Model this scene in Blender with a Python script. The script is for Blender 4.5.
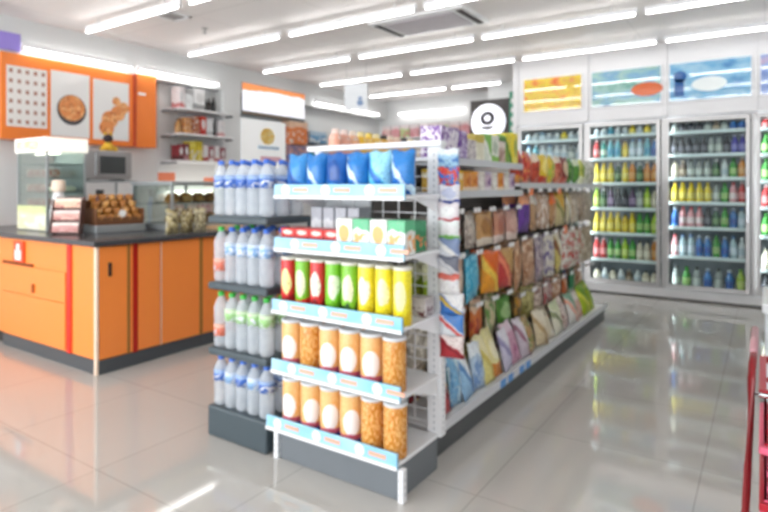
import bpy, bmesh, math, random
from mathutils import Matrix, Vector
random.seed(7)
PI = math.pi
S = bpy.context.scene
for o in list(bpy.data.objects): bpy.data.objects.remove(o)
COL = S.collection

# ------------------------------------------------------------------ camera, world, light, exposure
FPX = 570.0
cam_d = bpy.data.cameras.new('camera'); cam = bpy.data.objects.new('camera', cam_d); COL.objects.link(cam)
cam.location = (0, 0, 1.35)
cam.rotation_euler = (PI/2, 0, math.atan(381/570.0))
cam_d.sensor_width = 36; cam_d.lens = 36*FPX/768; cam_d.shift_y = -69/768.0
cam_d.clip_start = 0.02
cam_d.dof.use_dof = True; cam_d.dof.focus_distance = 0.4; cam_d.dof.aperture_fstop = 10
S.camera = cam
W = bpy.data.worlds.new('daylight'); S.world = W; W.use_nodes = True
W.node_tree.nodes['Background'].inputs[0].default_value = (0.93, 0.96, 1.0, 1)
W.node_tree.nodes['Background'].inputs[1].default_value = 1.7
def area(name, loc, rot, sx, sy, power, color=(1, 1, 1)):
    l = bpy.data.lights.new(name, 'AREA'); l.shape = 'RECTANGLE'; l.size = sx; l.size_y = sy; l.energy = power; l.color = color
    o = bpy.data.objects.new(name, l); COL.objects.link(o); o.location = loc; o.rotation_euler = rot
    return o
# daylight through the shop windows behind the camera
area('shop_window_daylight', (-4.1, -3.3, 1.6), (PI/2, 0, 0), 4.6, 2.6, 80, (0.97, 0.985, 1.0))
S.view_settings.view_transform = 'Standard'; S.view_settings.look = 'None'; S.view_settings.gamma = 1
S.view_settings.use_curve_mapping = False
S.view_settings.exposure = 1.08
TUBE = 4.8

# ------------------------------------------------------------------ materials
def lin(c):
    if isinstance(c, str):
        c = c.lstrip('#'); c = c if len(c) == 6 else ''.join(q*2 for q in c); c = tuple(int(c[i:i+2], 16)/255 for i in (0, 2, 4))
    return tuple((v/12.92 if v <= .04045 else ((v+.055)/1.055)**2.4) for v in c[:3]) + (1,)
class N:
    def __init__(s, name):
        s.m = bpy.data.materials.new(name); s.m.use_nodes = True; s.t = s.m.node_tree
        s.b = s.t.nodes['Principled BSDF']; s.out = s.t.nodes['Material Output']
    def n(s, t, **k):
        x = s.t.nodes.new(t)
        for a, v in k.items(): setattr(x, a, v)
        return x
    def l(s, a, b): s.t.links.new(a, b)
    def math(s, op, a, b=None, c=None):
        x = s.n('ShaderNodeMath', operation=op)
        for i, v in enumerate((a, b, c)):
            if v is None: continue
            if isinstance(v, (int, float)): x.inputs[i].default_value = v
            else: s.l(v, x.inputs[i])
        return x.outputs[0]
    def mix(s, f, a, b):
        x = s.n('ShaderNodeMix', data_type='RGBA')
        for i, v in ((0, f), (6, a), (7, b)):
            if isinstance(v, (int, float)): x.inputs[i].default_value = v
            elif isinstance(v, tuple): x.inputs[i].default_value = v
            else: s.l(v, x.inputs[i])
        return x.outputs[2]
    def gen(s):
        t = s.n('ShaderNodeTexCoord'); x = s.n('ShaderNodeSeparateXYZ'); s.l(t.outputs['Generated'], x.inputs[0])
        return t.outputs['Generated'], x.outputs[0], x.outputs[1], x.outputs[2]
    def obj(s):
        return s.n('ShaderNodeTexCoord').outputs['Object']
    def noise(s, vec, scale, detail=2, seed=0.0):
        x = s.n('ShaderNodeTexNoise'); x.noise_dimensions = '4D'; x.inputs['W'].default_value = seed
        x.inputs['Scale'].default_value = scale; x.inputs['Detail'].default_value = detail
        if vec is not None: s.l(vec, x.inputs['Vector'])
        return x.outputs[0]
_m = {}
def mat(name, c, rough=.5, metal=0, emit=0, alpha=1, var=.06, scale=8, coat=0):
    if name in _m: return _m[name]
    k = N(name); col = lin(c)
    nz = k.noise(k.obj(), scale, 3)
    dark = tuple(v*(1-var) for v in col[:3])+(1,); lite = tuple(min(1, v*(1+var)) for v in col[:3])+(1,)
    k.l(k.mix(nz, dark, lite), k.b.inputs['Base Color'])
    k.b.inputs['Roughness'].default_value = rough; k.b.inputs['Metallic'].default_value = metal
    k.b.inputs['Alpha'].default_value = alpha; k.b.inputs['Coat Weight'].default_value = coat
    if emit:
        k.b.inputs['Emission Color'].default_value = col; k.b.inputs['Emission Strength'].default_value = emit
    _m[name] = k.m; return k.m
def glass(name, tint='#e8f4f2', base=.06, ior=1.4):
    if name in _m: return _m[name]
    k = N(name); tr = k.n('ShaderNodeBsdfTransparent'); gl = k.n('ShaderNodeBsdfGlossy'); mx = k.n('ShaderNodeMixShader')
    tr.inputs[0].default_value = lin(tint); gl.inputs['Roughness'].default_value = .03
    fr = k.n('ShaderNodeFresnel'); fr.inputs[0].default_value = ior
    f = k.math('MINIMUM', k.math('ADD', fr.outputs[0], base), .6)
    k.l(f, mx.inputs[0]); k.l(tr.outputs[0], mx.inputs[1]); k.l(gl.outputs[0], mx.inputs[2]); k.l(mx.outputs[0], k.out.inputs[0])
    _m[name] = k.m; return k.m
def pkg(c1, c2, c3, style=0, rough=.38, emit=0):
    """printed packaging: base colour c1, bands c2, central device c3"""
    key = ('pkg', c1, c2, c3, style, rough)
    if key in _m: return _m[key]
    k = N('printed_packaging'); sd = random.random()*40
    g, x, y, z = k.gen()
    A, B, C = lin(c1), lin(c2), lin(c3)
    wob = k.math('MULTIPLY', k.math('SUBTRACT', k.noise(g, 2.2, 1, sd), .5), .35)
    zz = k.math('ADD', z, wob)
    if style == 0:      # band at the bottom and round device
        f = k.math('LESS_THAN', zz, .25); col = k.mix(f, A, B)
        e = k.math('ADD', k.math('POWER', k.math('DIVIDE', k.math('SUBTRACT', x, .5), .34), 2),
                   k.math('POWER', k.math('DIVIDE', k.math('SUBTRACT', zz, .56), .24), 2))
        col = k.mix(k.math('LESS_THAN', e, 1.0), col, C)
    elif style == 1:    # top band plus lower blotches
        f = k.math('GREATER_THAN', zz, .7); col = k.mix(f, A, B)
        bl = k.math('MULTIPLY', k.math('GREATER_THAN', k.noise(g, 4, 2, sd+3), .54), k.math('LESS_THAN', zz, .55))
        col = k.mix(bl, col, C)
    elif style == 2:    # diagonal sweep
        d = k.math('ADD', k.math('MULTIPLY', x, .8), zz)
        col = k.mix(k.math('GREATER_THAN', d, .95), A, B)
        col = k.mix(k.math('LESS_THAN', k.math('ABSOLUTE', k.math('SUBTRACT', d, .78)), .1), col, C)
    elif style == 3:    # blotchy product picture all over
        col = k.mix(k.math('GREATER_THAN', k.noise(g, 5, 2, sd), .52), A, B)
        col = k.mix(k.math('GREATER_THAN', k.noise(g, 7, 2, sd+9), .6), col, C)
    tx = k.math('MULTIPLY', k.math('GREATER_THAN', k.noise(g, 20, 1, sd+5), .61), .6)
    col = k.mix(tx, col, tuple(v*.35 for v in A[:3])+(1,))
    k.l(col, k.b.inputs['Base Color']); k.b.inputs['Roughness'].default_value = rough
    if emit:
        k.l(col, k.b.inputs['Emission Color']); k.b.inputs['Emission Strength'].default_value = emit
    _m[key] = k.m; return k.m

# ------------------------------------------------------------------ mesh builder
class G:
    def __init__(s): s.v = []; s.f = []; s.mi = []; s.sm = []; s.M = Matrix()
    def add(s, vs, fs, m=0, smooth=False):
        b = len(s.v); s.v += [tuple(s.M @ Vector(p)) for p in vs]
        for f in fs: s.f.append([b+i for i in f]); s.mi.append(m); s.sm.append(smooth)
        return s
    def box(s, x0, x1, y0, y1, z0, z1, m=0):
        vs = [(x, y, z) for z in (z0, z1) for y in (y0, y1) for x in (x0, x1)]
        return s.add(vs, [(0, 2, 3, 1), (4, 5, 7, 6), (0, 1, 5, 4), (2, 6, 7, 3), (0, 4, 6, 2), (1, 3, 7, 5)], m)
    def lathe(s, prof, n=16, m=0, cx=0, cy=0, smooth=True, ms=None):
        vs = []; k = len(prof)
        for r, z in prof:
            for i in range(n):
                a = 2*PI*i/n; vs.append((cx+r*math.cos(a), cy+r*math.sin(a), z))
        b = len(s.v); s.v += [tuple(s.M @ Vector(p)) for p in vs]
        for j in range(k-1):
            mm = ms[j] if ms else m
            for i in range(n):
                i2 = (i+1) % n
                s.f.append([b+j*n+i, b+j*n+i2, b+(j+1)*n+i2, b+(j+1)*n+i]); s.mi.append(mm); s.sm.append(smooth)
        s.f.append([b+i for i in reversed(range(n))]); s.mi.append(ms[0] if ms else m); s.sm.append(False)
        s.f.append([b+(k-1)*n+i for i in range(n)]); s.mi.append(ms[-1] if ms else m); s.sm.append(False)
        return s
    def tube(s, pts, r, n=8, m=0):
        pts = [Vector(p) for p in pts]; rings = []
        for i, p in enumerate(pts):
            d = (pts[min(i+1, len(pts)-1)]-pts[max(i-1, 0)]).normalized()
            a = d.cross(Vector((0, 0, 1)));
            if a.length < .05: a = d.cross(Vector((0, 1, 0)))
            a.normalize(); c = d.cross(a).normalized()
            rings.append([p+a*r*math.cos(2*PI*j/n)+c*r*math.sin(2*PI*j/n) for j in range(n)])
        vs = [q for rg in rings for q in rg]; fs = []
        for i in range(len(rings)-1):
            for j in range(n):
                j2 = (j+1) % n; fs.append((i*n+j, i*n+j2, (i+1)*n+j2, (i+1)*n+j))
        fs.append(tuple(range(n-1, -1, -1))); fs.append(tuple((len(rings)-1)*n+j for j in range(n)))
        return s.add(vs, fs, m, True)
    def pouch(s, w, h, t, m=0, nx=8, nz=10, crimp=.07, skew=0.0):
        """pillow pack standing in the xz plane, front towards -y, z from 0 to h"""
        F = []; B = []
        for j in range(nz+1):
            v = j/nz
            for i in range(nx+1):
                u = i/nx; e = (1-(2*u-1)**2)
                q = min(1, max(0, (min(v, 1-v)-crimp)/.28)); q = math.sin(q*PI/2)
                th = t/2*(e**.55)*q + .0012
                pinch = 1-.07*q
                X = (u-.5)*w*pinch; Z = v*h + .006*math.sin(9*u+skew)*(1 if v > .5 else 0)
                wr = .003*math.sin(14*u+7*v+skew)*q
                F.append((X, -th+wr, Z)); B.append((X, th+wr, Z))
        nn = len(F); r = nx+1; fs = []
        for j in range(nz):
            for i in range(nx):
                a = j*r+i; fs.append((a, a+1, a+r+1, a+r)); fs.append((nn+a, nn+a+r, nn+a+r+1, nn+a+1))
        for j in range(nz):
            a = j*r; fs.append((a, a+r, nn+a+r, nn+a)); a = j*r+nx; fs.append((a, nn+a, nn+a+r, a+r))
        for i in range(nx):
            a = i; fs.append((a, nn+a, nn+a+1, a+1)); a = nz*r+i; fs.append((a, a+1, nn+a+1, nn+a))
        return s.add(F+B, fs, m, True)
    def mesh(s, name, mats, bevel=0):
        me = bpy.data.meshes.new(name); me.from_pydata(s.v, [], s.f)
        for q in (mats if isinstance(mats, (list, tuple)) else [mats]): me.materials.append(q)
        for p, i, sm in zip(me.polygons, s.mi, s.sm): p.material_index = i; p.use_smooth = sm
        bm = bmesh.new(); bm.from_mesh(me); bmesh.ops.recalc_face_normals(bm, faces=bm.faces)
        if bevel:
            ed = [e for e in bm.edges if len(e.link_faces) == 2 and e.calc_face_angle() > .8]
            bmesh.ops.bevel(bm, geom=ed, offset=bevel, segments=2, affect='EDGES', profile=.5, clamp_overlap=True)
        bm.to_mesh(me); bm.free(); me.update()
        return me
    def obj(s, name, mats, parent=None, bevel=0, loc=(0, 0, 0), rz=0):
        return place(s.mesh(name, mats, bevel), name, parent, loc, rz)
def place(me, name, parent=None, loc=(0, 0, 0), rz=0, rx=0, ry=0):
    o = bpy.data.objects.new(name, me); COL.objects.link(o); o.location = loc; o.rotation_euler = (rx, ry, rz)
    if parent: o.parent = parent
    return o
def tag(o, label=None, cat=None, group=None, kind=None):
    if label: o['label'] = label
    if cat: o['category'] = cat
    if group: o['group'] = group
    if kind: o['kind'] = kind
    return o
def empty(name, loc=(0, 0, 0), rz=0):
    o = bpy.data.objects.new(name, None); COL.objects.link(o); o.location = loc; o.rotation_euler = (0, 0, rz)
    o.empty_display_size = .05
    return o
def struct(o): o['kind'] = 'structure'; return o
ORD = ['first', 'second', 'third', 'fourth', 'fifth', 'sixth', 'seventh', 'eighth', 'ninth', 'tenth', 'eleventh', 'twelfth',
       'thirteenth', 'fourteenth', 'fifteenth', 'sixteenth', 'seventeenth', 'eighteenth', 'nineteenth', 'twentieth',
       'twenty-first', 'twenty-second', 'twenty-third', 'twenty-fourth']
def nth(i, n=None):
    return ORD[i]

white = mat('white_paint', '#e9e9e8', .45)
white_metal = mat('white_coated_metal', '#f1f3f5', .35)
grey_metal = mat('grey_coated_metal', '#70767b', .4)
plinth_grey = mat('dark_grey_plinth', '#4d5052', .4)
black = mat('black_plastic', '#1c1d20', .4)
chrome = mat('brushed_steel', '#c4c6c8', .25, .9)
alu = mat('satin_aluminium', '#b4b3b2', .35, .55)
clear = glass('clear_glass')

# ------------------------------------------------------------------ structure
CEIL = 3.09
k = N('polished_floor_tiles')
br = k.n('ShaderNodeTexBrick'); br.offset = 0; br.inputs['Scale'].default_value = 1
for a, v in (('Mortar Size', .003), ('Brick Width', .8), ('Row Height', .8), ('Bias', 0), ('Mortar Smooth', .3)): br.inputs[a].default_value = v
br.inputs['Color1'].default_value = lin('#bfbcb6'); br.inputs['Color2'].default_value = lin('#bab7b1'); br.inputs['Mortar'].default_value = lin('#9a968f')
mp = k.n('ShaderNodeMapping'); mp.inputs['Location'].default_value = (.25, .1, 0); k.l(k.obj(), mp.inputs[0]); k.l(mp.outputs[0], br.inputs['Vector'])
k.l(k.mix(k.math('MULTIPLY', k.noise(k.obj(), 3, 4), .25), br.outputs[0], lin('#d4d1cb')), k.b.inputs['Base Color'])
k.b.inputs['Roughness'].default_value = .045; k.b.inputs['IOR'].default_value = 1.7
floor_m = k.m
struct(G().box(-7, 3.2, -3.5, 10, -.1, 0).obj('floor', floor_m))
k = N('ceiling_boards')
br = k.n('ShaderNodeTexBrick'); br.offset = 0; br.inputs['Scale'].default_value = 1
for a, v in (('Mortar Size', .006), ('Brick Width', 1.2), ('Row Height', 1.25)): br.inputs[a].default_value = v
br.inputs['Color1'].default_value = lin('#eeeae8'); br.inputs['Color2'].default_value = lin('#ebe7e6'); br.inputs['Mortar'].default_value = lin('#dad6d4')
k.l(k.obj(), br.inputs['Vector']); k.l(br.outputs[0], k.b.inputs['Base Color']); k.b.inputs['Roughness'].default_value = .6
struct(G().box(-7, 3.2, -3.5, 10, CEIL, CEIL+.1).obj('ceiling', k.m))
wall_m = mat('pale_grey_wall_paint', '#e0e2e2', .55, var=.03, scale=2)
struct(G().box(-6.75, -6.6, -3.5, 10, 0, CEIL).obj('wall_left', wall_m))
struct(G().box(-7, 3.2, 9.7, 9.85, 0, CEIL).obj('wall_back', wall_m))
struct(G().box(2.9, 3.05, -3.5, 10, 0, CEIL).obj('wall_right', wall_m))
# shop front behind the camera: low wall, mullions
g = G().box(-6.6, 2.9, -3.2, -3.1, 2.85, CEIL)
g.box(-6.6, 2.9, -3.2, -3.1, 0, .2)
for x in (-6.6, -5.0, -3.4, -1.8, -.2, 1.3): g.box(x, x+.07, -3.2, -3.1, .2, 2.85)
struct(g.obj('wall_front', alu))
# beam and pillar on the left wall
struct(G().box(-6.6, -6.4, -1, 9.7, 2.72, CEIL).obj('trim_1', wall_m))
struct(G().box(-6.6, -6.4, 5.46, 5.79, 0, 2.72).obj('trim_2', wall_m, bevel=.004))
struct(G().box(-6.12, -5.97, 2.36, 2.42, .966, CEIL).obj('trim_3', mat('pale_post', '#cdd3d6', .4)))
# cooler header wall
HX0, HX1, HY = -2.86, 2.9, 7.6
hdr = mat('header_panel_white', '#e2e2e4', .3, var=.02)
struct(G().box(HX0, HX1, HY+.02, HY+.9, 2.2, CEIL).obj('wall_header', hdr))
struct(G().box(HX0-.06, HX0, HY, HY+1.1, 0, CEIL).obj('wall_cooler_side', hdr))
for i, x in enumerate((-2.86, -1.92, -1.0, -.085, .83)):
    struct(G().box(x-.02, x+.02, HY-.005, HY+.02, 2.2, CEIL).obj('trim_%d' % (4+i), hdr, bevel=.003))
struct(G().box(-3.9, HX0-.06, 9.0, 9.1, 0, CEIL).obj('wall_back_return', wall_m))

# ------------------------------------------------------------------ ceiling lights
tube_m = mat('lit_tube', '#fffdfa', .4, emit=TUBE, var=0)
cap_m = mat('lamp_end_cap', '#d5d5d5', .5)
_light = {}
def ceiling_light(x0, x1, y, z, label, along='x', grp='ceiling tube lights'):
    L = round(x1-x0, 3)
    if L not in _light:
        _light[L] = (G().box(-L/2, L/2, -.012, .012, .026, .07).mesh('housing', white_metal, .004),
                     G().lathe([(.009, 0), (.0125, .003), (.0125, L-.05), (.009, L-.047)], 10).mesh('tube', tube_m),
                     G().box(-.012, .012, -.014, .014, -.005, .03).mesh('end_cap', cap_m, .003))
    hm, tm, em = _light[L]
    e = empty('ceiling_light', ((x0+x1)/2, y, z) if along == 'x' else (y, (x0+x1)/2, z), 0 if along == 'x' else PI/2)
    place(hm, 'housing', e); t = place(tm, 'tube', e, (-L/2+.025, 0, .01), 0, 0, PI/2)
    place(em, 'end_cap', e, (-L/2+.012, 0, 0)); place(em, 'end_cap', e, (L/2-.012, 0, 0))
    if along == 'x' and z > 2.9:
        for sx in (-.35, .35): G().box(sx*L-.006, sx*L+.006, -.006, .006, .07, CEIL-z).obj('hanger', cap_m, e)
    tag(e, label, 'ceiling light', grp)
rowsX = [(-5.95, -4.38), (-4.26, -2.67), (-2.59, -1.0), (-.94, .65), (.73, 2.3)]
for ri, (y, a, b, z) in enumerate([(1.95, 0, 5, 2.97), (3.25, 0, 5, 2.97), (4.53, 0, 5, 2.97), (5.80, 0, 5, 2.97), (7.05, 0, 5, 2.97)]):
    for i in range(a, b):
        ceiling_light(rowsX[i][0], rowsX[i][1], y, z, 'white tube light, %s from left in the %s ceiling row from the front' % (nth(i), nth(ri)))
ceiling_light(-6.0, -4.42, 8.5, 2.98, 'white tube light at the left of the furthest ceiling row')
ceiling_light(-4.34, -3.45, 8.5, 2.98, 'short white tube light at the right of the furthest ceiling row')
ceiling_light(-6.1, -4.6, 9.62, 2.79, 'white tube light fixed high on the back wall', grp='wall tube lights')
for a, b, w in ((2.79, 4.04, 'above the food menu boards, nearer one'), (4.09, 5.34, 'above the wall shelves, beside the orange panel'),
                (7.35, 8.3, 'high on the left wall past the lit poster'), (8.36, 9.3, 'high on the left wall next to the far corner')):
    ceiling_light(a, b, -6.33, 2.76, 'white tube light ' + w, 'y', 'wall tube lights')

# air conditioning cassette, vents, sprinkler
e = empty('air_conditioner', (-2.93, 5.22, CEIL))
g = G().box(-.55, .55, -.32, .32, -.035, 0); g.obj('casing', white_metal, e, .008)
G().box(-.40, .40, -.24, .24, -.045, -.036).obj('grille', mat('intake_grille', '#c9c5cc', .5), e, .003)
for sx in (-1, 1): G().box(sx*.48-.03, sx*.48+.03, -.26, .26, -.042, -.036).obj('outlet_slot', mat('slot_dark', '#4a4547', .6), e)
tag(e, 'large white square air conditioner set in the ceiling between two light rows', 'air conditioner')
def vent(x, y, s, label):
    e = empty('ceiling_vent', (x, y, CEIL)); dk = mat('vent_dark', '#6e6a68', .6)
    g = G()
    for a in (0, 1): g.box(-s/2, s/2, (-s/2 if a == 0 else s/2-.03), (-s/2+.03 if a == 0 else s/2), -.015, 0); g.box((-s/2 if a == 0 else s/2-.03), (-s/2+.03 if a == 0 else s/2), -s/2, s/2, -.015, 0)
    g.obj('frame', white_metal, e)
    G().box(-s/2+.03, s/2-.03, -s/2+.03, s/2-.03, -.004, 0).obj('duct', dk, e)
    for i in range(4):
        q = -s/2+.06+i*(s-.12)/3
        G().box(-s/2+.03, s/2-.03, q-.008, q+.008, -.014, -.005).obj('louvre', mat('louvre_grey', '#a5a2a1', .5), e)
    tag(e, label, 'vent', 'ceiling vents')
vent(-5.02, 2.66, .36, 'grey louvred vent nearest the top left corner of the ceiling')
vent(-5.0, 3.62, .26, 'small grey louvred vent behind the nearer tube light row')
e = empty('sprinkler', (-5.1, 4.1, CEIL))
G().lathe([(.035, -.01), (.035, 0)], 12).obj('rose', alu, e); G().lathe([(.004, -.05), (.01, -.045), (.01, -.01)], 8).obj('stem', alu, e)
G().lathe([(.022, -.056), (.022, -.052)], 12).obj('deflector', grey_metal, e)
tag(e, 'small metal sprinkler head on the ceiling', 'sprinkler')

# ------------------------------------------------------------------ menu wall
orange = mat('orange_laminate', '#ff9243', .3, var=.02)
orange_sign = mat('orange_sign_board', '#fb8732', .35, var=.02)
XW = -6.4
struct_y = None
e = empty('menu_board', (XW, 2.66, 1.84))
tag(e, 'orange framed menu board holding three white food posters on the left wall', 'menu board')
G().box(-.18, .02, -.04, 1.40, 0, .88).obj('board', orange_sign, e, .004)
def poster(parent, y0, y1, z0, z1, m, extra=None):
    p = G().box(.021, .03, y0, y1, z0, z1).obj('poster', m, parent)
    return p
k = N('menu_grid_print'); g_, x, y, z = k.gen()
def grid_mask(k, a, n, w):
    return k.math('GREATER_THAN', k.math('PINGPONG', k.math('MULTIPLY', a, n), .5), w)
f = k.math('MULTIPLY', grid_mask(k, y, 5, .27), grid_mask(k, z, 6, .3))
k.l(k.mix(f, lin('#efece8'), k.mix(k.noise(g_, 30, 1), lin('#c9876f'), lin('#9d8d86'))), k.b.inputs['Base Color'])
k.b.inputs['Roughness'].default_value = .12
poster(e, .01, .40, .13, .75, k.m)
pw = mat('poster_white_gloss', '#ecebe9', .1, var=.01)
p = poster(e, .44, .86, .06, .77, pw)
food = pkg('#e89454', '#f2b276', '#c66a34', 3); bowl_m = mat('bowl_print', '#4e4a4c', .3)
def disc_x(r, cy, cz, x0, x1, mm, par, name, sq=1.0, n=24):
    g = G(); g.M = Matrix.Translation((0, cy, cz)) @ Matrix.Diagonal((1, 1, sq, 1)) @ Matrix.Rotation(PI/2, 4, 'Y')
    g.lathe([(r, x0), (r, x1)], n); return g.obj(name, mm, par)
disc_x(.16, .66, .36, .031, .034, bowl_m, p, 'bowl_picture', 1.05); disc_x(.142, .66, .38, .035, .038, food, p, 'food_picture', 1.0)
p = poster(e, .905, 1.34, .06, .75, pw)
g = G()
for a, b, r in ((1.1, .3, .1), (1.2, .38, .09), (1.06, .2, .09), (1.27, .45, .07), (1.18, .52, .05)):
    g.M = Matrix.Translation((0, a, b)) @ Matrix.Rotation(PI/2, 4, 'Y'); g.lathe([(r, .031+r*.02), (r, .034+r*.02)], 16)
g.obj('food_picture', food, p)
e = empty('orange_wall_panel', (XW, 4.08, 1.84))
G().box(-.18, .02, .02, .30, 0, .9).obj('panel', orange_sign, e, .004)
G().box(-.18, .035, -.02, .02, 0, .88).obj('strip', mat('dark_red_strip', '#c2471c', .4), e, .003)
G().box(.021, .024, .05, .15, .64, .67).obj('lettering', pw, e)
tag(e, 'plain orange wall panel with dark red edge strip, right of the food posters', 'wall panel')
tag(G().box(XW+.002, XW+.03, 2.6, 2.80, 2.74, 2.92).obj('purple_sign', mat('purple_panel', '#9d8ae0', .4), None, .004),
    'small purple sign above the left end of the menu board', 'sign')

# wall shelves behind the counter
def carton(name, w, d, h, m, label=None, cat=None, group=None, loc=(0, 0, 0), rz=0, parent=None):
    o = G().box(-w/2, w/2, -d/2, d/2, 0, h).obj(name, m, parent, min(.004, h*.1), loc, rz)
    if label: tag(o, label, cat, group)
    return o
SHZ = (2.38, 2.05, 1.70)
e = empty('wall_shelf_unit', (-6.6, 4.6, 1.2)); tag(e, 'white wall shelf unit with three tiers beside the orange panel', 'shelf unit')
G().box(0, .02, -.06, .92, .1, 1.5).obj('back_panel', wall_m, e)
for z in SHZ: G().box(.02, .36, .03, .92, z-1.2-.025, z-1.2).obj('shelf', white_metal, e, .004)
for y in (-.02, .9):
    for z in SHZ: G().box(.02, .34, y, y+.015, z-1.2-.05, z-1.2-.026).obj('bracket', grey_metal, e)
def bottle_profile(r, h, neck=.35):
    nr = r*neck
    return [(r*.85, 0), (r, h*.03), (r, h*.55), (r*.92, h*.66), (nr*1.2, h*.84), (nr, h*.88), (nr, h*.9)]
BC = {}
def simple_bottle(r, h, body, cap, lab=None, n=10):
    """small-in-view bottle: one mesh"""
    key = (r, h, body, cap, lab)
    if key not in BC:
        bm_ = mat('bottle_'+body, body, .15, coat=.3); cm = mat('cap_'+cap, cap, .4)
        ms = [bm_, cm, mat('lab_'+(lab or body), lab or body, .4)]
        g = G(); pr = [(r*.85, 0), (r, h*.03), (r, h*.18), (r*1.01, h*.19), (r*1.01, h*.5), (r, h*.51), (r, h*.58), (r*.85, h*.68), (r*.42, h*.85), (r*.4, h*.9), (r*.46, h*.905), (r*.46, h*.995), (r*.3, h)]
        g.lathe(pr, n, ms=[0, 0, 0, 2, 0, 0, 0, 0, 0, 1, 1, 1])
        BC[key] = g.mesh('bottle', ms)
    return BC[key]
def wall_row(z, tier, items):
    y = 4.68
    for i, (kind, w, h, c, c2, nm) in enumerate(items):
        lab = '%s, %s from left on the %s tier of the wall shelf' % (nm, nth(i), tier)
        loc = (-6.42+.0, y+w/2, z+.001)
        if kind == 'b': o = place(simple_bottle(w/2*.95, h, c, c2, None), 'bottle', None, loc); tag(o, lab, 'bottle', 'goods on the wall shelf behind the counter')
        else: carton('carton', w*.93, .16, h, pkg(c, c2, '#dddddd', kind), lab, 'carton', 'goods on the wall shelf behind the counter', loc, PI/2)
        y += w+.008
wall_row(SHZ[0], 'top', [(0, .1, .28, '#efe6e6', '#c77', 'white and pink carton'), (1, .12, .27, '#e9ecec', '#aaa', 'pale grey carton'), (0, .19, .29, '#f3f3f3', '#999', 'wide white carton'), ('b', .07, .24, '#2c302b', '#222', 'dark bottle'), ('b', .07, .2, '#3a3330', '#111', 'short dark bottle'), ('b', .07, .22, '#26282a', '#111', 'black bottle')])
wall_row(SHZ[1], 'middle', [('b', .09, .2, '#b98d58', '#6b4a28', 'tan bottle'), (3, .11, .22, '#b5703f', '#d9a25c', 'brown carton'), (3, .12, .24, '#c07848', '#8c3a22', 'rust coloured carton'), (0, .1, .26, '#cf3a26', '#b52a1c', 'bright red carton'), (0, .11, .24, '#dfe2e4', '#bbb', 'pale carton'), ('b', .08, .25, '#222426', '#111', 'black bottle'), (0, .11, .23, '#e8e4e4', '#c99', 'white carton')])
wall_row(SHZ[2], 'bottom', [(0, .08, .2, '#8c2f38', '#5a1f26', 'dark red carton'), (0, .08, .22, '#7b2a33', '#b7848a', 'maroon carton'), (1, .1, .26, '#d9c63c', '#e2d35a', 'yellow carton'), (1, .1, .27, '#d6c238', '#cbb52a', 'taller yellow carton'), (0, .09, .22, '#e8dede', '#a33', 'white and red carton'), (0, .09, .21, '#a04a58', '#e8dede', 'wine red carton'), (0, .09, .22, '#ece2e2', '#a33', 'white carton with red print'), (0, .09, .2, '#8d3a48', '#eadfdf', 'dark pink carton')])

# lit posters on the left wall further back
k = N('lit_menu_print'); g_, x, y, z = k.gen()
nz = k.noise(g_, 3.5, 3, 2.0)
top = k.math('GREATER_THAN', k.math('ADD', z, k.math('MULTIPLY', nz, .35)), .96)
col = k.mix(k.math('MULTIPLY', k.math('GREATER_THAN', k.noise(g_, 6, 3, 5.), .58), .35), lin('#f6f6fb'), lin('#c9d2ea'))
col = k.mix(top, col, lin('#f3985a'))
k.l(col, k.b.inputs['Base Color']); k.l(col, k.b.inputs['Emission Color']); k.b.inputs['Emission Strength'].default_value = .3
e = empty('light_box', (XW-.09, 5.80, 2.43)); tag(e, 'backlit white and orange menu light box high on the left wall', 'light box')
G().box(-.10, .1, 0, 1.38, 0, .47).obj('casing', grey_metal, e, .005); G().box(.1, .106, .01, 1.37, .05, .46).obj('lit_face', k.m, e)
G().box(.1, .112, .01, 1.0, 0.0, .035).obj('trim_bar', mat('brown_trim', '#7c6a55', .5), e)
e = empty('poster_board', (XW, 5.72, 1.45)); tag(e, 'large white poster with a yellow fruit picture under the menu light box', 'poster')
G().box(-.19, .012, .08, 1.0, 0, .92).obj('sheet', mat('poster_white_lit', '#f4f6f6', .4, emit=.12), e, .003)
disc_x(.15, .6, .68, .013, .016, pkg('#f3d98a', '#f0c25a', '#f5e6b8', 3), e, 'fruit_picture', .85)
G().box(.0125, .014, .4, .85, .48, .53).obj('lettering', mat('pale_blue_print', '#bcd3e8', .4), e)
G().box(.0125, .014, .45, .9, .3, .37).obj('pink_lettering', mat('pink_print', '#eab7c2', .4), e)
carton('poster', .42, .20, .38, pkg('#f08a4c', '#f6ceb0', '#fbe9dd', 1), 'orange and white poster right of the fruit poster', 'poster', None, (XW-.099, 7.05, 2.05), PI/2)
carton('poster', .42, .20, .36, pkg('#8f7f9e', '#c99a92', '#6f82b4', 3), 'purple and red poster below the orange and white poster', 'poster', None, (XW-.099, 7.05, 1.67), PI/2)
carton('poster', .42, .20, .2, pkg('#6fa6cf', '#b6cfe2', '#e8eef2', 1), 'blue and white poster on the left wall past the orange poster', 'poster', None, (XW-.099, 7.55, 2.1), PI/2)
carton('poster', .42, .20, .36, pkg('#3f9c98', '#3d4850', '#58b4ae', 1), 'teal poster with dark top band below the blue poster', 'poster', None, (XW-.099, 7.55, 1.68), PI/2)

# ------------------------------------------------------------------ counter
kick = mat('counter_kick_grey', '#4b5054', .35)
redst = mat('red_strip', '#e0301c', .35); dkred = mat('deep_red_strip', '#b5180c', .35); seam = mat('brown_seam', '#9a6a2e', .5)
cream = mat('cream_edge', '#f2d9c2', .4)
TZ = .965
def cabinet_shell(x0, x1, y0, y1): return G().box(x0, x1, y0, y1, .1, TZ-.045)
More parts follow.
